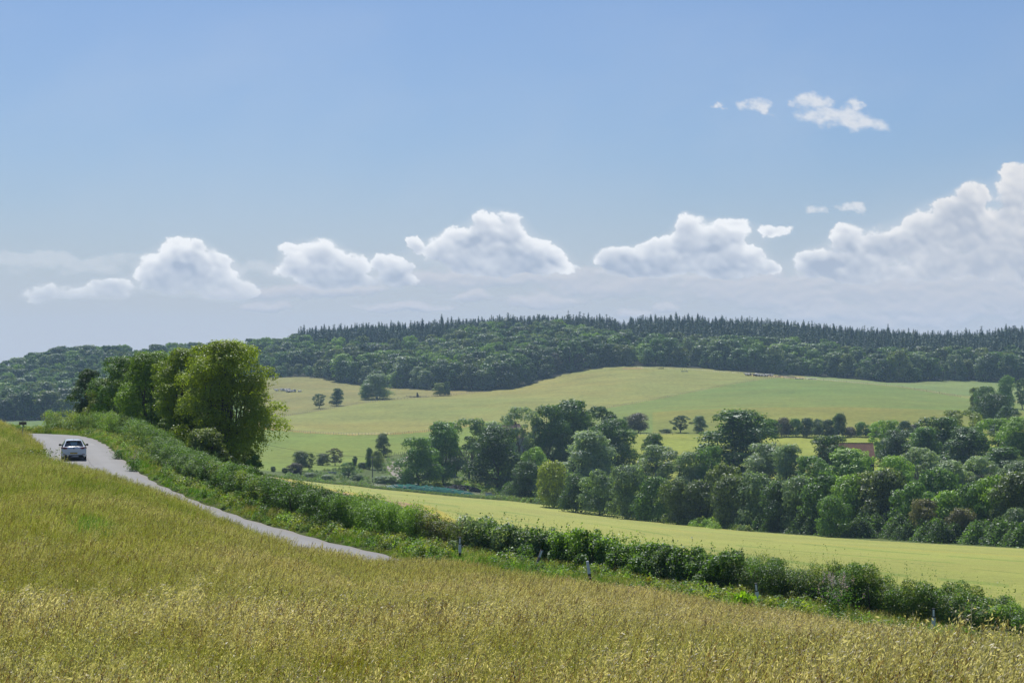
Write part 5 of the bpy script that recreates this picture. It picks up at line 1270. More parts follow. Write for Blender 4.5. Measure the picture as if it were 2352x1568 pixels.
def build_car():
    i = int(np.argmin(np.abs(CL[:, 1] - 146.2))); c0 = CL[i] + np.array([.30, 0]); T_ = CL[i - 2] - CL[i + 2]; T_ = T_ / np.linalg.norm(T_); ang = math.atan2(-T_[0], T_[1]) * .82
    left = np.array([-T_[1], T_[0]]); p = c0 + left * 1.15 - T_ * 2.1
    car = empty('hatchback_car', (p[0], p[1], zr(p[1]) + .025), ang, 'white hatchback car driving away up the road, seen from behind', 'car'); car.rotation_euler = (R(1.0), 0, ang)
    paint = paint_mat(); glass = flatm('tinted_glass', (0.012, 0.02, 0.026), .04, 1.0); black = M['black']; lamp = flatm('red_lamp', (0.22, 0.008, 0.01), .12, .9); chrome = simple('bright_metal', (.6, .62, .64), .2, .05, metal=1.0)
    # stations: y, top height, roof half width, waist half width, floor height
    ST = [(0.00, .70, .55, .74, .34), (0.02, .86, .60, .83, .30), (0.06, .985, .64, .865, .24), (0.16, 1.02, .655, .885, .22), (0.36, 1.19, .60, .895, .21), (0.60, 1.385, .545, .895, .20), (0.80, 1.43, .545, .895, .20), (1.4, 1.46, .56, .895, .20), (2.2, 1.455, .565, .895, .20), (2.65, 1.38, .575, .895, .20), (3.30, 1.03, .66, .885, .20), (3.6, .97, .64, .88, .20), (4.0, .86, .58, .85, .22), (4.2, .72, .52, .78, .26), (4.27, .58, .45, .68, .32)]
    secs = []
    for (y, t, wr, ww, fl) in ST:
        belt = min(.90, t - .06); H_ = []
        half = [(ww * .80, fl), (ww * .975, fl + .08), (ww, min(.55, belt - .1)), (ww * .985, belt - .06), (ww * .955, belt), (max(wr + .04, wr), t - .075), (wr - .03, t - .018), (wr * .5, t)]
        secs.append([(x, y, z) for x, z in half] + [(-x, y, z) for x, z in half[::-1]])
    b = loft(secs); body = b.build('body', [paint], car, smooth=True)
    md = body.modifiers.new('soften', 'BEVEL'); md.width = .02; md.segments = 2; md.limit_method = 'ANGLE'; md.angle_limit = R(35)
    def poly(name, pts, m_, par=car, th=(0, .02, 0)):
        n_ = len(pts); P0 = np.array(pts, float); Pb = P0 + np.array(th)
        q = MB().raw(np.concatenate([P0, Pb]), [tuple(range(n_)), tuple(range(2 * n_ - 1, n_ - 1, -1))] + [(i_, (i_ + 1) % n_ + 0, (i_ + 1) % n_ + n_, i_ + n_) for i_ in range(n_)]); return q.build(name, [m_], par)
    rw = poly('rear_window', [(-.66, .135, 1.015), (.66, .135, 1.015), (.635, .24, 1.12), (.53, .585, 1.375), (.50, .60, 1.39), (-.50, .60, 1.39), (-.53, .585, 1.375), (-.635, .24, 1.12)], glass, th=(0, .03, -.02))
    # pale panel painted for the light seen through the cabin between the seats
    poly('painted_cabin_light', [(-.20, .205, 1.10), (.20, .205, 1.10), (.26, .50, 1.325), (-.26, .50, 1.325)], flatm('painted_light_pale', (.22, .34, .33), .05, 1.0), rw, th=(0, .01, -.01))
    MB().tube([(0, .10, 1.03), (.30, .12, 1.045)], .012, 4).build('wiper', [black], rw)
    sp = MB().box((0, .56, 1.42), (1.06, .26, .03), 0, .012).build('roof_spoiler', [paint], car); MB().box((0, .425, 1.415), (.30, .012, .018)).build('brake_light', [lamp], sp)
    tl = []
    for s_ in (-1, 1):
        pts = [(s_ * .42, .028, .90), (s_ * .50, .02, .845), (s_ * .80, .04, .83), (s_ * .885, .17, .85), (s_ * .89, .20, .95), (s_ * .83, .06, .985), (s_ * .60, .03, .965)]
        if s_ < 0: pts = pts[::-1]
        poly('tail_light', [(x * 1.01, y - .05 if y < .1 else y - .02, z) for x, y, z in pts], lamp, th=(0, .10, 0))
    pts = [(-.52, .004, .86), (.52, .004, .86), (.46, .00, .66), (.40, -.003, .62), (-.40, -.003, .62), (-.46, 0, .66)]
    poly('tailgate_panel', [(x, y - .012, z) for x, y, z in pts][::-1], paint, th=(0, .02, 0))
    em = MB(); em.tube([(.058 * math.cos(a_), -.014, .80 + .058 * math.sin(a_) + .1) for a_ in np.linspace(0, 2 * math.pi, 17)], .008, 5); em.tube([(-.035, -.015, .945), (0, -.016, .905), (.035, -.015, .945)], .006, 4); em.tube([(-.045, -.015, .905), (-.022, -.016, .86), (0, -.016, .895), (.022, -.016, .86), (.045, -.015, .905)], .006, 4)
    eb = MB().tube([(0, .02, .90), (0, -.008, .90)], .06, 16).build('badge', [flatm('badge_blue', (.10, .22, .42), .2)], car); em.build('badge_emblem', [chrome], eb)
    bp = MB(); secs = [[(x, y, z) for x, y, z in ((s_ * .5, yy, .28), (s_ * .5, yy, .58), (s_ * .5, yy + .1, .64), (s_ * .5, yy + .3, .60), (s_ * .5, yy + .3, .28))] for s_, yy in ((-1.62, .13), (-1.2, .0), (-.6, -.045), (.6, -.045), (1.2, .0), (1.62, .13))]
    bumper = loft(secs).build('bumper', [paint], car, smooth=False)
    poly('diffuser', [(-.74, -.02, .225), (-.62, -.065, .41), (.62, -.065, .41), (.74, -.02, .225), (.45, -.04, .20), (-.45, -.04, .20)], black, bumper, th=(0, .12, 0))
    for s_ in (-1, 1): MB().box((s_ * .68, -.035, .46), (.20, .02, .028), 0, .005, rot=(0, 0, s_ * .13)).build('reflector', [lamp], bumper)
    pl = MB().box((0, -.055, .53), (.52, .012, .112), 0, .01).build('number_plate', [flatm('plate_yellow', (.72, .50, .03), .4)], car)
    cu_ = bpy.data.curves.new('plate_text', 'FONT'); cu_.body = 'RT67 EXW'; cu_.size = .105; cu_.align_x = 'CENTER'; cu_.align_y = 'CENTER'; cu_.extrude = .002
    to = bpy.data.objects.new('plate_text', cu_); COL.objects.link(to); bpy.context.view_layer.update(); dg = bpy.context.evaluated_depsgraph_get(); tm = bpy.data.meshes.new_from_object(to.evaluated_get(dg)); bpy.data.objects.remove(to)
    tm.materials.clear(); tm.materials.append(black); t2 = add('plate_lettering', tm, pl); t2.location = (0, -.064, .53); t2.rotation_euler = (R(90), 0, 0); t2.scale = (.95, 1, 1)
    for s_ in (-1, 1):
        sw = [(s_ * .845, .55, .99), (s_ * .86, 2.9, .97), (s_ * .63, 2.45, 1.33), (s_ * .60, 1.9, 1.385), (s_ * .60, 1.0, 1.38), (s_ * .64, .72, 1.28)]
        sw = [(x + s_ * .012, y, z) for x, y, z in sw]; poly('side_window', sw if s_ > 0 else sw[::-1], glass, th=(-s_ * .02, 0, 0))
        mr = loft([[(s_ * x_, 2.62 + dy, z_) for dy, z_ in ((0, 1.0 - h_), (.13, 1.01 - h_ * .6), (.13, 1.0 + h_ * .6), (0, 1.0 + h_))] for x_, h_ in ((.86, .03), (.93, .07), (1.02, .078), (1.06, .04))]).build('door_mirror', [black], car)
        MB().box((s_ * .98, 2.612, 1.0), (.14, .01, .10), 0, .02).build('mirror_glass', [glass], mr)
        for y_ in (.82, 3.45):
            w_ = empty('wheel', (s_ * .79, y_, .315)); w_.parent = car
            a_ = np.linspace(0, 2 * math.pi, 25)[:-1]; prof = [(-.10, .22), (-.105, .28), (-.085, .315), (.085, .315), (.105, .28), (.10, .22)]
            loft([[(x_, r_ * math.cos(t_), r_ * math.sin(t_)) for t_ in a_] for x_, r_ in prof]).build('tyre', [M['rubber']], w_)
            loft([[(x_, r_ * math.cos(t_), r_ * math.sin(t_)) for t_ in a_] for x_, r_ in ((-s_ * .05, .02), (s_ * .09, .04), (s_ * .095, .21), (s_ * .11, .222))]).build('rim', [chrome], w_)
        MB().box((s_ * .905, 1.55, .80), (.02, .16, .03), 0, .008).build('door_handle', [paint], car)
        pts = [(s_ * .30, 4.262, .64), (s_ * .62, 4.16, .70), (s_ * .72, 4.05, .66), (s_ * .62, 4.20, .58)]; poly('headlight', pts if s_ < 0 else pts[::-1], flatm('clear_lamp', (.5, .52, .55), .08), th=(0, -.05, 0))
    ws = [(-.62, 3.24, 1.07), (.62, 3.24, 1.07), (.53, 2.70, 1.365), (-.53, 2.70, 1.365)]; poly('windscreen', [(x, y + .02, z + .012) for x, y, z in ws][::-1], glass, th=(0, -.03, -.02))
    MB().tube([(0, .85, 1.44), (0, .80, 1.50), (0, .70, 1.58)], [.012, .008, .003], 5).build('aerial', [black], car)
    MB().tube([(-.42, .02, .26), (-.42, -.03, .25)], .035, 8).build('exhaust_pipe', [chrome], car)
build_car()

# ------------------------------------------------------------------ marker posts
def marker(u, D, tilt, turn, label, kind=0):
    p = at(u, D); e = empty('marker_post', p, turn, label, 'marker post', 'roadside marker posts'); e.rotation_euler = (0, R(tilt), turn)
    def seg(z0, z1, w0, w1, t=.045): return [[(-w * .5, -t, z), (w * .5, -t, z), (w * .5 + .004, t * .2, z), (w * .25, t, z), (-w * .25, t, z), (-w * .5 - .004, t * .2, z)] for z, w in ((z0, w0), (z1, w1))]
    if kind == 0:
        loft(seg(-.1, .30, .12, .12)).build('base', [M['black']], e); loft(seg(.30, .70, .128, .128, .047)).build('post', [M['white']], e)
        c_ = loft(seg(.70, 1.03, .12, .11)).build('cap', [M['black']], e); MB().box((-.012, -.052, .865), (.072, .012, .24), 0, .004).build('reflector', [M['refl']], c_)
    elif kind == 1:
        loft(seg(-.1, .46, .12, .12)).build('base', [M['black']], e); loft(seg(.46, 1.0, .132, .11, .047)).build('post', [M['white']], e)
    else:
        loft(seg(-.1, .98, .12, .11)).build('post', [M['pole']], e); MB().box((0, -.052, .78), (.085, .012, .30), 0, .004).build('reflector', [M['refl']], e)
marker(2142, 72.6, 0, .15, 'nearest and tallest marker post, upright, white with black cap and base, at the right')
marker(1742, 77.6, -7, .1, 'white marker post leaning slightly left beside the dock plant')
marker(1357, 84.6, -9, .1, 'marker post with white top and black lower half, tilting left in the grass', 1)
marker(1228, 90.0, 20, .2, 'grey marker post leaning far over to the right against the hedge', 2)
marker(1056, 93.5, 1, .1, 'small upright white marker post in front of the reddish hedge, farthest from the camera')

# ------------------------------------------------------------------ fences
PMESH = {}
def post_mesh(h, r_):
    k_ = (h, r_)
    if k_ not in PMESH: PMESH[k_] = MB().tube([(0, 0, -.15), (0, 0, h * .95), (0, 0, h)], [r_, r_ * .95, r_ * .6], 6).mesh('post', [M['post']])
    return PMESH[k_]
def fence(line, u0, u1, spacing, label, h=1.0, r_=.065, stout=9, wires=(.35, .6, .88), row=True):
    a_ = np.array(line, float); us = np.linspace(u0, u1, 400); Ds = np.interp(us, a_[:, 0], a_[:, 2]); x = (us - CX) / F * Ds
    s_ = np.concatenate([[0], np.cumsum(np.hypot(np.diff(x), np.diff(Ds)))]); n_ = min(int(s_[-1] / spacing) + 1, 99); q = np.linspace(0, s_[-1], n_)
    px = np.interp(q, s_, x); py = np.interp(q, s_, Ds); pz = ground_z(px, py); o0 = Vector((px[0], py[0], pz[0]))
    e = empty('wire_fence', o0, label=label, cat='fence', group='post and wire fences across the fields'); rq = random.Random(int(u0))
    m1 = post_mesh(h, r_); m2 = post_mesh(h * 1.25, r_ * 1.5)
    for i_ in range(n_):
        o = bpy.data.objects.new('post', m2 if i_ % stout == 4 else m1); COL.objects.link(o); o.parent = e; o.location = (px[i_] - o0.x, py[i_] - o0.y, pz[i_] - o0.z); o.rotation_euler = (rq.gauss(0, .04), rq.gauss(0, .04), 0); o.scale = (1, 1, rq.uniform(.9, 1.1))
    for w_ in wires:
        MB().tube(np.stack([px - o0.x, py - o0.y, pz - o0.z + w_ * h], 1), .012, 3, cap=False).build('wire', [M['wire']], e)
fence(L_FENCE1, 618, 1010, 1.35, 'long post and wire fence between the bright green pasture and the olive hill field')
fence(L_FENCE2, 585, 1118, 2.2, 'post and wire fence below the lone hillside trees, running up to the dark wood')
fence(L_FENCE3, 1330, 1792, 2.1, 'post and wire fence slanting up the hill between the tan and the green field')
fence(L_FENCE4, 1800, 2206, 2.3, 'post and wire fence falling to the right from the hilltop pens')
LTOP = [(1455, 842, 1288), (1500, 843, 1284), (1600, 849, 1279), (1700, 857, 1268)]
fence(LTOP, 1462, 1700, 1.35, 'post and wire fence along the crest of the hill field under the wood', h=.95)
fence([(890, 0, 688), (940, 0, 706), (985, 0, 728)], 890, 984, 1.6, 'short fence beside the lone brownish tree above the stony track')
fence([(875, 0, 538), (1000, 0, 533), (1100, 0, 524), (1250, 0, 500)], 858, 1240, 3.2, 'low sagging fence along the far edge of the crop field', stout=5)
fence([(1405, 0, 742), (1540, 0, 748)], 1410, 1545, 2.4, 'short run of fence posts in the hedge gap behind the little yellow field')

# ------------------------------------------------------------------ poles, sign, gate, sheds
def pole(u, v_top, D, label):
    p = at(u, D); h = -(v_top - EYE) / F * D - p.z; e = empty('telegraph_pole', p, label=label, cat='pole', group='telegraph poles on the valley floor')
    MB().tube([(0, 0, -.4), (0, 0, h * .5), (0, 0, h)], [.17, .14, .11], 8).build('pole', [M['pole']], e); MB().box((0, 0, h - .35), (.9, .09, .09), 0, .01).build('crossarm', [M['pole']], e)
    for s_ in (-1, 1): MB().tube([(s_ * .38, 0, h - .30), (s_ * .38, 0, h - .16)], .04, 6).build('insulator', [M['white']], e)
    return Vector((p.x, p.y, p.z + h - .2))
t1 = pole(856, 1047, 560, 'left telegraph pole, standing among bushes left of the stony track'); t2_ = pole(981, 1046, 560, 'right telegraph pole, in front of the valley wood')
def cable(a_, b_, sag, label):
    q = [a_.lerp(b_, t) - Vector((0, 0, sag * 4 * t * (1 - t))) for t in np.linspace(0, 1, 24)]; o = MB().tube([tuple(p_) for p_ in q], .03, 4, cap=False).build('overhead_cable', [M['cable']]); tag(o, label, 'cable')
cable(t1, at(540, 600, 9.0), 1.2, 'thin dark overhead cable running left from the left telegraph pole'); cable(t1, t2_, .5, 'thin overhead cable between the two telegraph poles')
def warning_sign():
    p = at(945, 548); e = empty('warning_sign', p, .1, 'double warning sign with two red bordered triangles, right of the small dark shed', 'road sign')
    MB().tube([(0, .03, -.2), (0, .03, 2.6)], .05, 8).build('post', [M['galv']], e); MB().box((0, 0, 1.9), (.95, .03, 1.7), 0, .01).build('backing_board', [flatm('board_grey', (.38, .36, .40), .5)], e)
    for z in (1.5, 2.3):
        tr = MB().raw([(-.40, -.022, z - .33), (.40, -.022, z - .33), (0, -.022, z + .36), (-.40, -.016, z - .33), (.40, -.016, z - .33), (0, -.016, z + .36)], [(0, 1, 2), (5, 4, 3), (0, 3, 4, 1), (1, 4, 5, 2), (2, 5, 3, 0)]).build('warning_triangle', [M['red']], e)
        MB().raw([(-.26, -.029, z - .25), (.26, -.029, z - .25), (0, -.029, z + .20), (-.26, -.024, z - .25), (.26, -.024, z - .25), (0, -.024, z + .20)], [(0, 1, 2), (5, 4, 3), (0, 3, 4, 1), (1, 4, 5, 2), (2, 5, 3, 0)]).build('white_centre', [M['white']], tr)
        MB().box((0, -.034, z - .10), (.12, .006, .16)).build('symbol', [M['black']], tr)
warning_sign()
def crest_sign():
    p = at(53, 168); e = empty('roadside_sign', p, .3, 'small dark sign plate on a thin post on the grassy crest at the far left', 'sign')
    MB().tube([(0, .03, -.3), (0, .03, 1.75)], .035, 7).build('post', [M['galv']], e); MB().box((0, 0, 1.5), (.62, .025, .26), 0, .01).build('sign_plate', [M['post']], e)
crest_sign()
def gate(u, D, w_, label):
    p = at(u, D); e = empty('field_gate', p, .15, label, 'gate')
    for s_ in (-1, 1): MB().tube([(s_ * (w_ / 2 + .1), 0, -.2), (s_ * (w_ / 2 + .1), 0, 1.4)], .09, 7).build('gate_post', [M['post']], e)
    b = MB()
    for z in (.25, .45, .65, .88, 1.12): b.tube([(-w_ / 2, 0, z), (w_ / 2, 0, z)], .022, 6)
    for x in (-w_ / 2, 0, w_ / 2): b.tube([(x, 0, .22), (x, 0, 1.15)], .024, 6)
    b.tube([(-w_ / 2, .01, .25), (w_ / 2, .01, 1.12)], .02, 6); b.build('bars', [M['galv']], e)
gate(911, 572, 3.0, 'galvanised five bar gate left of the dark shed')
def gable(name, u, D, rz, L, W_, wall_h, roof_h, wall_m, roof_m, label, cat, hip=0.0, door=None, windows=(), over=.3, chimney=False, sink=0.0):
    p = at(u, D, -sink); e = empty(name, p, rz, label, cat)
    MB().box((0, 0, wall_h / 2 - .3), (L, W_, wall_h + .6)).build('wall', [wall_m], e)
    l, w_ = L / 2 + over, W_ / 2 + over; z0 = wall_h - .05; z1 = wall_h + roof_h; hx = l - hip
    V = [(-l, -w_, z0), (l, -w_, z0), (l, w_, z0), (-l, w_, z0), (-hx, 0, z1), (hx, 0, z1)]; V2 = [(x, y, z - .12) for x, y, z in V]
    Fq = [(0, 1, 5, 4), (2, 3, 4, 5), (1, 2, 5), (3, 0, 4), (6, 9, 8, 7)] + [(0, 6, 7, 1), (1, 7, 8, 2), (2, 8, 9, 3), (3, 9, 6, 0)]
    rf = MB().raw(V + V2, Fq).build('roof', [roof_m], e)
    MB().tube([(-hx, 0, z1 + .02), (hx, 0, z1 + .02)], .09, 6).build('ridge', [roof_m], rf)
    if chimney: MB().box((L * .3, 0, z1 + .3), (.6, .5, 1.1), 0, .03).build('chimney', [M['tile']], rf)
    for (x, z, ww, hh) in windows:
        f_ = MB().box((x, -W_ / 2 - .02, z), (ww, .06, hh), 0, .01).build('window', [M['white']], e); MB().box((x, -W_ / 2 - .06, z), (ww * .84, .02, hh * .84)).build('pane', [flatm('dark_pane', (.02, .025, .03), .1)], f_)
    if door: MB().box((door[0], -W_ / 2 - .02, door[2] / 2), (door[1], .06, door[2]), 0, .01).build('door', [M['post']], e)
    return e
gable('stable_shed', 932, 556, -.25, 4.0, 3.0, 1.75, 1.0, M['board'], M['slate'], 'small dark boarded shed with a slate hipped roof, left of the warning sign', 'shed', hip=1.3, windows=((.9, 1.25, .9, .55),), door=(-.9, .9, 1.6))
gable('cottage', 1012, 600, .1, 9.0, 6.0, 3.4, 2.6, M['grey_wall'], M['slate'], 'grey walled cottage glimpsed through the valley wood above the tyre heap', 'house', windows=((-2.5, 1.6, 1.0, 1.1), (2.4, 1.6, 1.0, 1.1)), door=(0, .95, 2.0), chimney=True)
gable('farmhouse', 1172, 690, .9, 10.0, 7.0, 5.6, 4.6, M['grey_wall'], M['tile_pale'], 'farmhouse with pinkish tiled roof showing above the left part of the valley wood', 'house', windows=((-2.5, 3.4, 1.0, 1.1), (2.4, 3.4, 1.0, 1.1)), chimney=True)
gable('barn', 1946, 590, -.04, 14.5, 9.0, 4.6, 4.3, M['board'], M['tile'], 'brown tiled barn roof rising from the middle of the valley wood', 'barn', door=(3.0, 3.0, 3.4))

# ------------------------------------------------------------------ stony track, silage clamp, tyres, heaps
def track():
    pts = [(955, 1050, 690), (930, 1053, 675), (910, 1060, 655), (903, 1070, 632), (910, 1081, 606), (925, 1091, 584), (940, 1100, 566)]
    P_ = np.array([((u - CX) / F * D, D) for u, v, D in pts]); P_ = smooth_line(P_, 1.5, 20); L_ = offset(P_, 2.1); R_ = offset(P_, -2.1); rows_ = []
    for k_ in np.linspace(0, 1, 5): q = L_ * (1 - k_) + R_ * k_; q = q + np.random.default_rng(int(k_ * 9)).normal(size=q.shape) * .12; rows_.append(np.column_stack([q, ground_z(q[:, 0], q[:, 1]) + .10]))
    n_ = len(P_); ii = np.arange(5 * n_).reshape(5, n_); fq = np.stack([ii[:-1, :-1], ii[:-1, 1:], ii[1:, 1:], ii[1:, :-1]], -1).reshape(-1, 4)
    tag(add('stony_track', np_mesh('stony_track', np.concatenate(rows_), fq, [M['gravel']], smooth=True)), kind='structure')
track()
def mound(name, u0, u1, D, depth, h, m_, label, cat, bumps=.25, seed=1, lean=0.0):
    rg = np.random.default_rng(seed); xa, xb = (u0 - CX) / F * D, (u1 - CX) / F * D; cx = (xa + xb) / 2; L_ = xb - xa; z0 = gz(cx, D); a_ = np.linspace(-1, 1, 49); b_ = np.linspace(-1, 1, 21); A_, B_ = np.meshgrid(a_, b_)
    r_ = np.clip(1 - np.abs(A_) ** 2.6 - np.abs(B_) ** 2.2, 0, 1) ** .6; X_ = cx + A_ * L_ / 2; Y_ = D + B_ * depth / 2 + A_ * lean; nz = fbm(X_ / 1.4, Y_ / 1.2, seed, 4, .6)
    Z_ = ground_z(X_.ravel(), Y_.ravel()).reshape(X_.shape) + r_ * h * (1 + bumps * nz) - .05; ii = np.arange(A_.size).reshape(A_.shape); fq = np.stack([ii[:-1, :-1], ii[:-1, 1:], ii[1:, 1:], ii[1:, :-1]], -1).reshape(-1, 4)
    V = np.stack([X_ - cx, Y_ - D, Z_ - z0], -1).reshape(-1, 3); o = add(name, np_mesh(name, V, fq, [m_], smooth=True), loc=(cx, D, z0)); tag(o, label, cat)
    return lambda x, y: float(Z_[int(round(np.clip((y - D - lean * (x - cx) / (L_ / 2)) / (depth / 2), -1, 1) * 10 + 10)), int(round(np.clip((x - cx) / (L_ / 2), -1, 1) * 24 + 24))])
clampz = mound('silage_clamp', 880, 1098, 533, 9, 1.5, M['tarp'], 'long low silage clamp covered in teal netting beyond the crop field', 'silage clamp', .5, 5, -8)
sb = loft([[(x_, r_ * math.cos(t_) * 1.2, r_ * math.sin(t_) * .6 + .1) for t_ in np.linspace(0, 2 * math.pi, 9)[:-1]] for x_, r_ in ((-.42, .05), (-.32, .15), (0, .18), (.32, .15), (.42, .05))]).mesh('sandbag', [M['sand']], True)
rq = random.Random(4); cxc, = [((880 + 1098) / 2 - CX) / F * 533]
for i in range(15):
    fx = rq.uniform(-.85, .9); x = cxc + fx * 12.7; y = 533 + rq.uniform(-3.6, .5) - 8 * fx; o = bpy.data.objects.new('sandbag', sb); COL.objects.link(o); o.location = (x, y, clampz(x, y) + .02); o.rotation_euler = (0, 0, rq.uniform(-.6, .6)); o.scale = (rq.uniform(.6, 1.1),) * 3
    tag(o, 'pale sandbag weighing down the teal netting', 'sandbag', 'sandbags on the silage clamp')
def tyre_mesh():
    a_ = np.linspace(0, 2 * math.pi, 19)[:-1]; c_ = np.linspace(0, 2 * math.pi, 9)[:-1]; V = []; Fq = []
    for i_, p_ in enumerate(a_):
        for q_ in c_: r_ = .27 + .105 * math.cos(q_); V.append((r_ * math.cos(p_), r_ * math.sin(p_), .10 * math.sin(q_)))
    for i_ in range(18):
        for j_ in range(8): Fq.append((i_ * 8 + j_, ((i_ + 1) % 18) * 8 + j_, ((i_ + 1) % 18) * 8 + (j_ + 1) % 8, i_ * 8 + (j_ + 1) % 8))
    return MB().raw(V, Fq).mesh('tyre', [M['rubber']], True)
TY = tyre_mesh(); TYG = TY.copy(); TYG.materials[0] = simple('dusty_tyre', (.10, .10, .11), .8, .3)
for i in range(170):
    a_ = rq.uniform(-1, 1); b_ = rq.uniform(-1, 1); k_ = max(0, 1 - a_ * a_ * .9) * (1 - .5 * abs(b_)); x = (1060 - CX) / F * 545 + a_ * 5.3; y = 545 + b_ * 2.6; z = gz(x, y) + k_ * rq.uniform(.55, 1.0) * 2.1 * (0.35 + 0.65 * (b_ + 1) / 2) + .1
    o = bpy.data.objects.new('tyre', TYG if i % 17 == 3 else TY); COL.objects.link(o); o.location = (x, y, z); o.rotation_euler = (rq.uniform(-1.3, 1.3), rq.uniform(-1.3, 1.3), rq.uniform(0, 3)); o.scale = (rq.uniform(.9, 1.25),) * 3
    tag(o, 'dusty grey old tyre in the big heap' if i % 17 == 3 else 'black old tyre in the big heap below the valley wood', 'tyre', 'dusty tyres in the heap' if i % 17 == 3 else 'black tyres in the heap')
for i in range(16):
    x = (1138 + i * 3.4 + rq.uniform(-1, 1) - CX) / F * 514; y = 514 + rq.uniform(-1, 1); o = bpy.data.objects.new('tyre', TY); COL.objects.link(o); o.location = (x, y, gz(x, y) + .25); o.rotation_euler = (rq.uniform(.2, 1.5), rq.uniform(-.5, .5), rq.uniform(0, 3)); o.scale = (1.15,) * 3
    tag(o, 'black tyre lying in the straggling row right of the heap', 'tyre', 'tyres in the straggling row')
mound('soil_heap', 1252, 1290, 494, 3.4, 1.35, simple('pinkish_spoil', (.30, .23, .19), .95, .3, 2.0, bump=.8), 'pinkish heap of rubble and soil at the far edge of the crop field', 'soil heap', .3, 9)
mound('grassy_mound', 1568, 1700, 404, 9, 2.1, simple('mossy_turf', (.07, .13, .035), .95, .35, 2.0, bump=.8), 'bright green overgrown mound beside the bare patch at the far edge of the crop', 'mound', .4, 12)
def trough(u, v, lo, hi, w_, label, rz=0.0, mm=None):
    p = spot(u, v, lo, hi); e = empty('feed_trough', p, rz, label, 'trough', 'troughs and feeders in the fields'); m_ = mm or M['galv']; b = MB()
    b.box((0, 0, .28), (w_, .8, .06)); b.box((0, -.40, .46), (w_, .05, .42)); b.box((0, .40, .46), (w_, .05, .42)); b.box((-w_ / 2, 0, .46), (.05, .75, .42)); b.box((w_ / 2, 0, .46), (.05, .75, .42)); b.build('basin', [m_], e)
    for sx in (-1, 1):
        for sy in (-1, 1): MB().box((sx * (w_ / 2 - .15), sy * .3, .1), (.1, .1, .34)).build('leg', [m_], e)
trough(763, 1088, 560, 640, 2.2, 'grey metal trough in the rough grass right of the purplish thorn bush')
trough(1518, 847.5, 1200, 1300, 3.6, 'dark feeder on the crown of the hill field, left of the grey one', mm=M['post'])
trough(1572, 854, 1180, 1290, 4.2, 'grey feeder on the crown of the hill field, right of the dark one')
for (u, v, w_, t_) in ((1797, 864, 5.0, 'first long trough right of the cattle herd'), (1816, 866, 5.0, 'second long trough right of the cattle herd'), (1835, 871, 5.2, 'low trough in front of the cattle pens'), (1866, 871.5, 5.0, 'rightmost low trough by the hilltop fence')):
    trough(u, v, 1170, 1290, w_, t_)
def hurdle(u, v, label):
    p = spot(u, v, 1170, 1290); e = empty('pen_hurdle', p, 0, label, 'hurdle', 'hurdles of the hilltop pens')
    for s_ in (-1, 1): MB().box((s_ * 1.6, 0, .75), (.16, .16, 1.7)).build('post', [M['post']], e)
    for z in (.4, .8, 1.2): MB().box((0, -.1, z), (3.4, .06, .14)).build('rail', [M['post']], e)
for i, (u, v, t_) in enumerate(((1786, 867, 'wooden hurdle at the left of the hilltop pens'), (1806, 869, 'wooden hurdle in the middle of the hilltop pens'), (1822, 870, 'wooden hurdle at the right of the hilltop pens'))): hurdle(u, v, t_)
def stump():
    p = spot(959, 912, 1080, 1180); rg = np.random.default_rng(5); b = MB().tube([(0, 0, -.2), (.1, 0, 1.2), (-.2, 0, 2.6)], [.9, .65, .35], 7); e = empty('dead_stump', p, 0, 'dark broken stump with a heap of brushwood on the hillside fence line', 'tree stump'); b.build('stump', [M['bark']], e)
    b = MB()
    for i_ in range(34): q = rg.normal(size=3) * [3.2, .6, .1]; d = rg.normal(size=3) * [1.8, .5, .35]; q[2] = abs(q[2]) + .3; b.tube([q - d, q, q + d], [.05, .06, .03], 4)
    o = b.build('brushwood', [M['bark_pale']]); o.location = p; tag(o, 'loose pale brushwood heaped round the broken stump', kind='stuff')
stump()
def farm_vehicle():
    p = at(1408, 452); e = empty('farm_loader', p, .2, 'pale cabbed farm vehicle parked in the shade under the valley wood', 'tractor')
    MB().box((0, 0, 1.0), (1.6, 3.2, .7), 0, .1).build('body', [M['grey_wall']], e); cb = MB().box((0, -.3, 2.0), (1.5, 1.5, 1.3), 0, .12).build('cab', [M['white']], e)
    MB().box((0, -1.07, 2.05), (1.15, .02, .85), 0, .01).build('window', [flatm('cab_glass', (.10, .13, .14), .1)], cb)
    for sx in (-1, 1):
        for sy, r_ in ((-1, .62), (1, .45)): o = MB().tube([(sx * .72, sy * 1.05, r_), (sx * 1.05, sy * 1.05, r_)], r_, 16).build('wheel', [M['rubber']], e)
farm_vehicle()
def small_trailer():
    p = at(1123, 520); e = empty('stock_trailer', p, -.1, 'small white sided trailer with a dark lid, right of the tyre heap', 'trailer')
    MB().box((0, 0, .75), (1.7, 1.1, .7), 0, .03).build('box', [M['white']], e); MB().box((0, 0, 1.16), (1.8, 1.2, .12), 0, .02).build('lid', [M['board']], e)
    for s_ in (-1, 1): MB().tube([(.1, s_ * .58, .3), (.1, s_ * .72, .3)], .3, 14).build('wheel', [M['rubber']], e)
small_trailer()

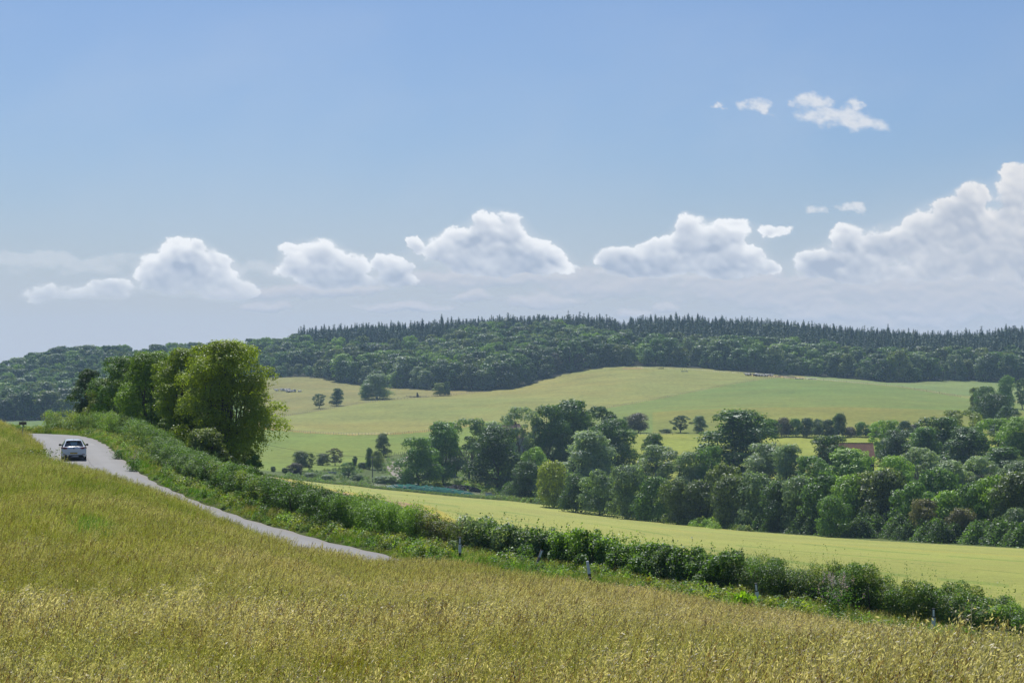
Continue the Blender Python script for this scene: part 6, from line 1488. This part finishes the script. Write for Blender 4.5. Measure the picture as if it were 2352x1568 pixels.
# ------------------------------------------------------------------ cattle
def skin_mesh(name, verts, edges, radii, root=0):
    me_ = bpy.data.meshes.new(name); me_.from_pydata(verts, edges, []); o = bpy.data.objects.new(name, me_); COL.objects.link(o)
    md = o.modifiers.new('skin', 'SKIN'); ms = o.modifiers.new('sub', 'SUBSURF'); ms.levels = 1; ms.render_levels = 1
    for i_, r_ in enumerate(radii): v = me_.skin_vertices[0].data[i_]; v.radius = r_ if isinstance(r_, tuple) else (r_, r_); v.use_root = i_ == root
    bpy.context.view_layer.update(); dg = bpy.context.evaluated_depsgraph_get(); out_ = bpy.data.meshes.new_from_object(o.evaluated_get(dg)); bpy.data.objects.remove(o); return out_
def cow_mesh(lying, graze, pal, seed):
    h = .78 if not lying else .42; hd = (1.55, 0, .45 + 0) if graze and not lying else (1.62, 0, h + .55)
    V = [(-.85, 0, h + .18), (-.3, 0, h + .12), (.35, 0, h + .14), (.85, 0, h + .22), (1.2, 0, (h + hd[2]) / 2 + .14), hd, (hd[0] + .30, 0, hd[2] - .14)]; E = [(i_, i_ + 1) for i_ in range(6)]; Rr = [(.30, .34), (.36, .42), (.36, .44), (.28, .36), .20, .15, .10]
    V += [(-1.02, 0, h + .35), (-1.1, .0, h - .25)]; E += [(0, 7), (7, 8)]; Rr += [.06, .035]
    for sx, k_ in ((-.8, 0), (.72, 3)):
        for sy in (-1, 1):
            n_ = len(V)
            if not lying: V += [(sx, sy * .24, h - .18), (sx + (-.08 if k_ == 0 else .02), sy * .24, .38), (sx + (.0 if k_ == 0 else .0), sy * .24, .03)]; Rr += [.13, .065, .06]
            else: V += [(sx, sy * .34, .22), (sx + .30, sy * .48, .12), (sx + .02, sy * .55, .08)]; Rr += [.15, .08, .06]
            E += [(k_, n_), (n_, n_ + 1), (n_ + 1, n_ + 2)]
    for sy in (-1, 1): n_ = len(V); V.append((hd[0] - .05, sy * .26, hd[2] + .06)); Rr.append(.05); E.append((5, n_))
    me_ = skin_mesh('cow', V, E, Rr, 1); me_.materials.clear(); [me_.materials.append(M[k_]) for k_ in pal]
    for p_ in me_.polygons:
        c_ = p_.center; n_ = math.sin(c_.x * 3.1 + seed) + math.sin(c_.y * 4 + seed * 2.3) * .6 + math.sin(c_.z * 5 + seed) * .7; p_.material_index = 1 if n_ > (.25 if seed % 2 else -.35) else 0; p_.use_smooth = True
    return me_
COWS = [cow_mesh(False, False, ('cow_black', 'cow_white'), 2), cow_mesh(False, True, ('cow_black', 'cow_white'), 4), cow_mesh(False, False, ('cow_brown', 'cow_white'), 6), cow_mesh(False, False, ('cow_black', 'cow_black'), 1)]
COWL = [cow_mesh(True, False, ('cow_black', 'cow_white'), 3), cow_mesh(True, False, ('cow_white', 'cow_white'), 4), cow_mesh(True, False, ('cow_black', 'cow_white'), 6)]
def put_cow(u, v, lo, hi, me_, label, group, sc=1.0):
    p = spot(u, v, lo, hi); o = bpy.data.objects.new('cow', me_); COL.objects.link(o); o.location = p; o.rotation_euler = (0, 0, rq.choice([0, math.pi]) + rq.uniform(-.7, .7)); o.scale = (sc,) * 3; tag(o, label, 'cow', group)
for i in range(30):
    u = 1708 + rq.random() * 66; put_cow(u, 861.2 + (u - 1708) * .06 + rq.uniform(-.7, 1.8), 1180, 1285, COWS[i % 4] if i % 3 else COWS[0], 'cow standing packed in the herd on the hilltop' if i % 4 != 3 or not i % 3 else 'all black cow packed in the hilltop herd', 'cattle packed together on the hilltop' if i % 4 != 3 or not i % 3 else 'all black cattle in the hilltop herd', 1.15)
for i in range(17):
    u = 634 + rq.random() * 44; put_cow(u, 898 + rq.uniform(-2.4, 2.8), 1100, 1325, COWL[i % 3], ('black and white cow' if i % 3 != 1 else 'white cow') + ' lying in the resting group on the left hillside', ('black and white' if i % 3 != 1 else 'white') + ' cows resting on the left hillside', 1.1)
put_cow(688, 900, 1100, 1325, COWL[1], 'white cow lying on its own, right of the resting group', 'lone resting cow', 1.1)

# ------------------------------------------------------------------ plants that stand out in the verge
def big_leaf_plant(u, D, h, w_, n_, col, label, name='dock_plant', ll=.34):
    rg = np.random.default_rng(int(u)); p = at(u, D); V = []; Fq = []; tv = []
    for i_ in range(n_):
        a_ = rg.uniform(0, 6.28); z0 = rg.uniform(0, .55) * h; el = rg.uniform(.5, 1.35); d = np.array([math.cos(a_) * math.cos(el), math.sin(a_) * math.cos(el), math.sin(el)]); s_ = np.cross(d, [0, 0, 1.0]); s_ /= np.linalg.norm(s_) + 1e-9; L_ = ll * rg.uniform(.6, 1.2); p0 = np.array([rg.normal() * w_ * .18, rg.normal() * w_ * .18, z0]); W2 = L_ * .17; i0 = len(V)
        for t, k_ in ((0, .15), (.35, 1), (.7, .8), (1, .05)): c_ = p0 + d * L_ * t + np.array([0, 0, -.25 * L_ * t * t]); V += [c_ - s_ * W2 * k_, c_ + s_ * W2 * k_]; tv += [rg.random()] * 2
        for q_ in range(3): Fq.append((i0 + 2 * q_, i0 + 2 * q_ + 1, i0 + 2 * q_ + 3, i0 + 2 * q_ + 2))
    o = add(name, np_mesh(name, np.array(V), np.array(Fq), [M['leaf']], attrs={'leaf': ('FLOAT', 'POINT', tv)}), loc=p, color=col); return tag(o, label, 'plant')
big_leaf_plant(1705, 76.5, 1.25, 1.3, 300, (.26, .42, .03), 'bright yellow green broad leaved dock plant at the foot of the hedge')
big_leaf_plant(1490, 83.0, .9, .4, 60, (.30, .27, .05), 'tall narrow yellowish dock spike in the verge between two marker posts', ll=.28)
def flowers(u, D, h, w_, n_, col, label, name='flowering_plant', green=(.10, .20, .04)):
    rg = np.random.default_rng(int(u) + 3); p = at(u, D); e = empty(name, p, 0, label, 'flowering plant'); P1 = rg.normal(size=(900, 3)) * [w_ * .42, w_ * .42, 0] + np.column_stack([np.zeros(900), np.zeros(900), rg.uniform(0, .75, 900) * h]); V, Fq = leafs(P1, rg.normal(size=(900, 3)) + [0, 0, 1], .09 * rg.uniform(.6, 1.4, 900), rg)
    add('foliage', np_mesh('foliage', V, Fq, [M['leaf']], attrs={'leaf': ('FLOAT', 'POINT', rg.random(3600))}), e, color=green)
    pts = []
    for i_ in range(n_): c_ = np.array([rg.normal() * w_ * .36, rg.normal() * w_ * .3, rg.uniform(.45, 1.1) * h]); pts.append(c_ + rg.normal(size=(26, 3)) * [.035, .035, .085])
    P2 = np.concatenate(pts); V, Fq = leafs(P2, rg.normal(size=(len(P2), 3)), .038 * rg.uniform(.7, 1.3, len(P2)), rg, .8); add('blossom', np_mesh('blossom', V, Fq, [M['leaf']], attrs={'leaf': ('FLOAT', 'POINT', rg.random(len(V)) * .7)}), e, color=col)
flowers(1925, 76.0, 1.5, .95, 30, (.50, .36, .62), 'lilac flowered tall plant in the verge left of the nearest marker post')
flowers(308, 137, 1.25, .6, 14, (.36, .26, .48), 'small purple flowered clump at the road edge below the roadside trees')
flowers(274, 146, 1.0, .6, 12, (.62, .42, .36), 'pale pinkish seeding grass clump at the road edge opposite the car')
flowers(85, 118, .9, 1.6, 22, (.40, .36, .06), 'yellowish scrubby bush in the long grass left of the car', green=(.12, .16, .02))
flowers(212, 112, .9, .5, 10, (.36, .40, .16), 'leafy weed standing up against the road, right of the car', green=(.10, .15, .03))

# ------------------------------------------------------------------ damp air over the valley
def haze_box():
    b = MB().box((0, 0, 5), (7600, 7600, 190)); m = bpy.data.materials.new('valley_air'); m.use_nodes = True; m.node_tree.nodes.clear(); N = NT(m.node_tree)
    v = N.new('ShaderNodeVolumePrincipled'); v.inputs['Color'].default_value = (0.48, 0.70, 1.0, 1); v.inputs['Density'].default_value = HAZE_DENSITY; v.inputs['Anisotropy'].default_value = 0.2
    o = N.new('ShaderNodeOutputMaterial'); N.l.new(v.outputs[0], o.inputs['Volume'])
    tag(b.build('haze', m), kind='stuff')
haze_box()
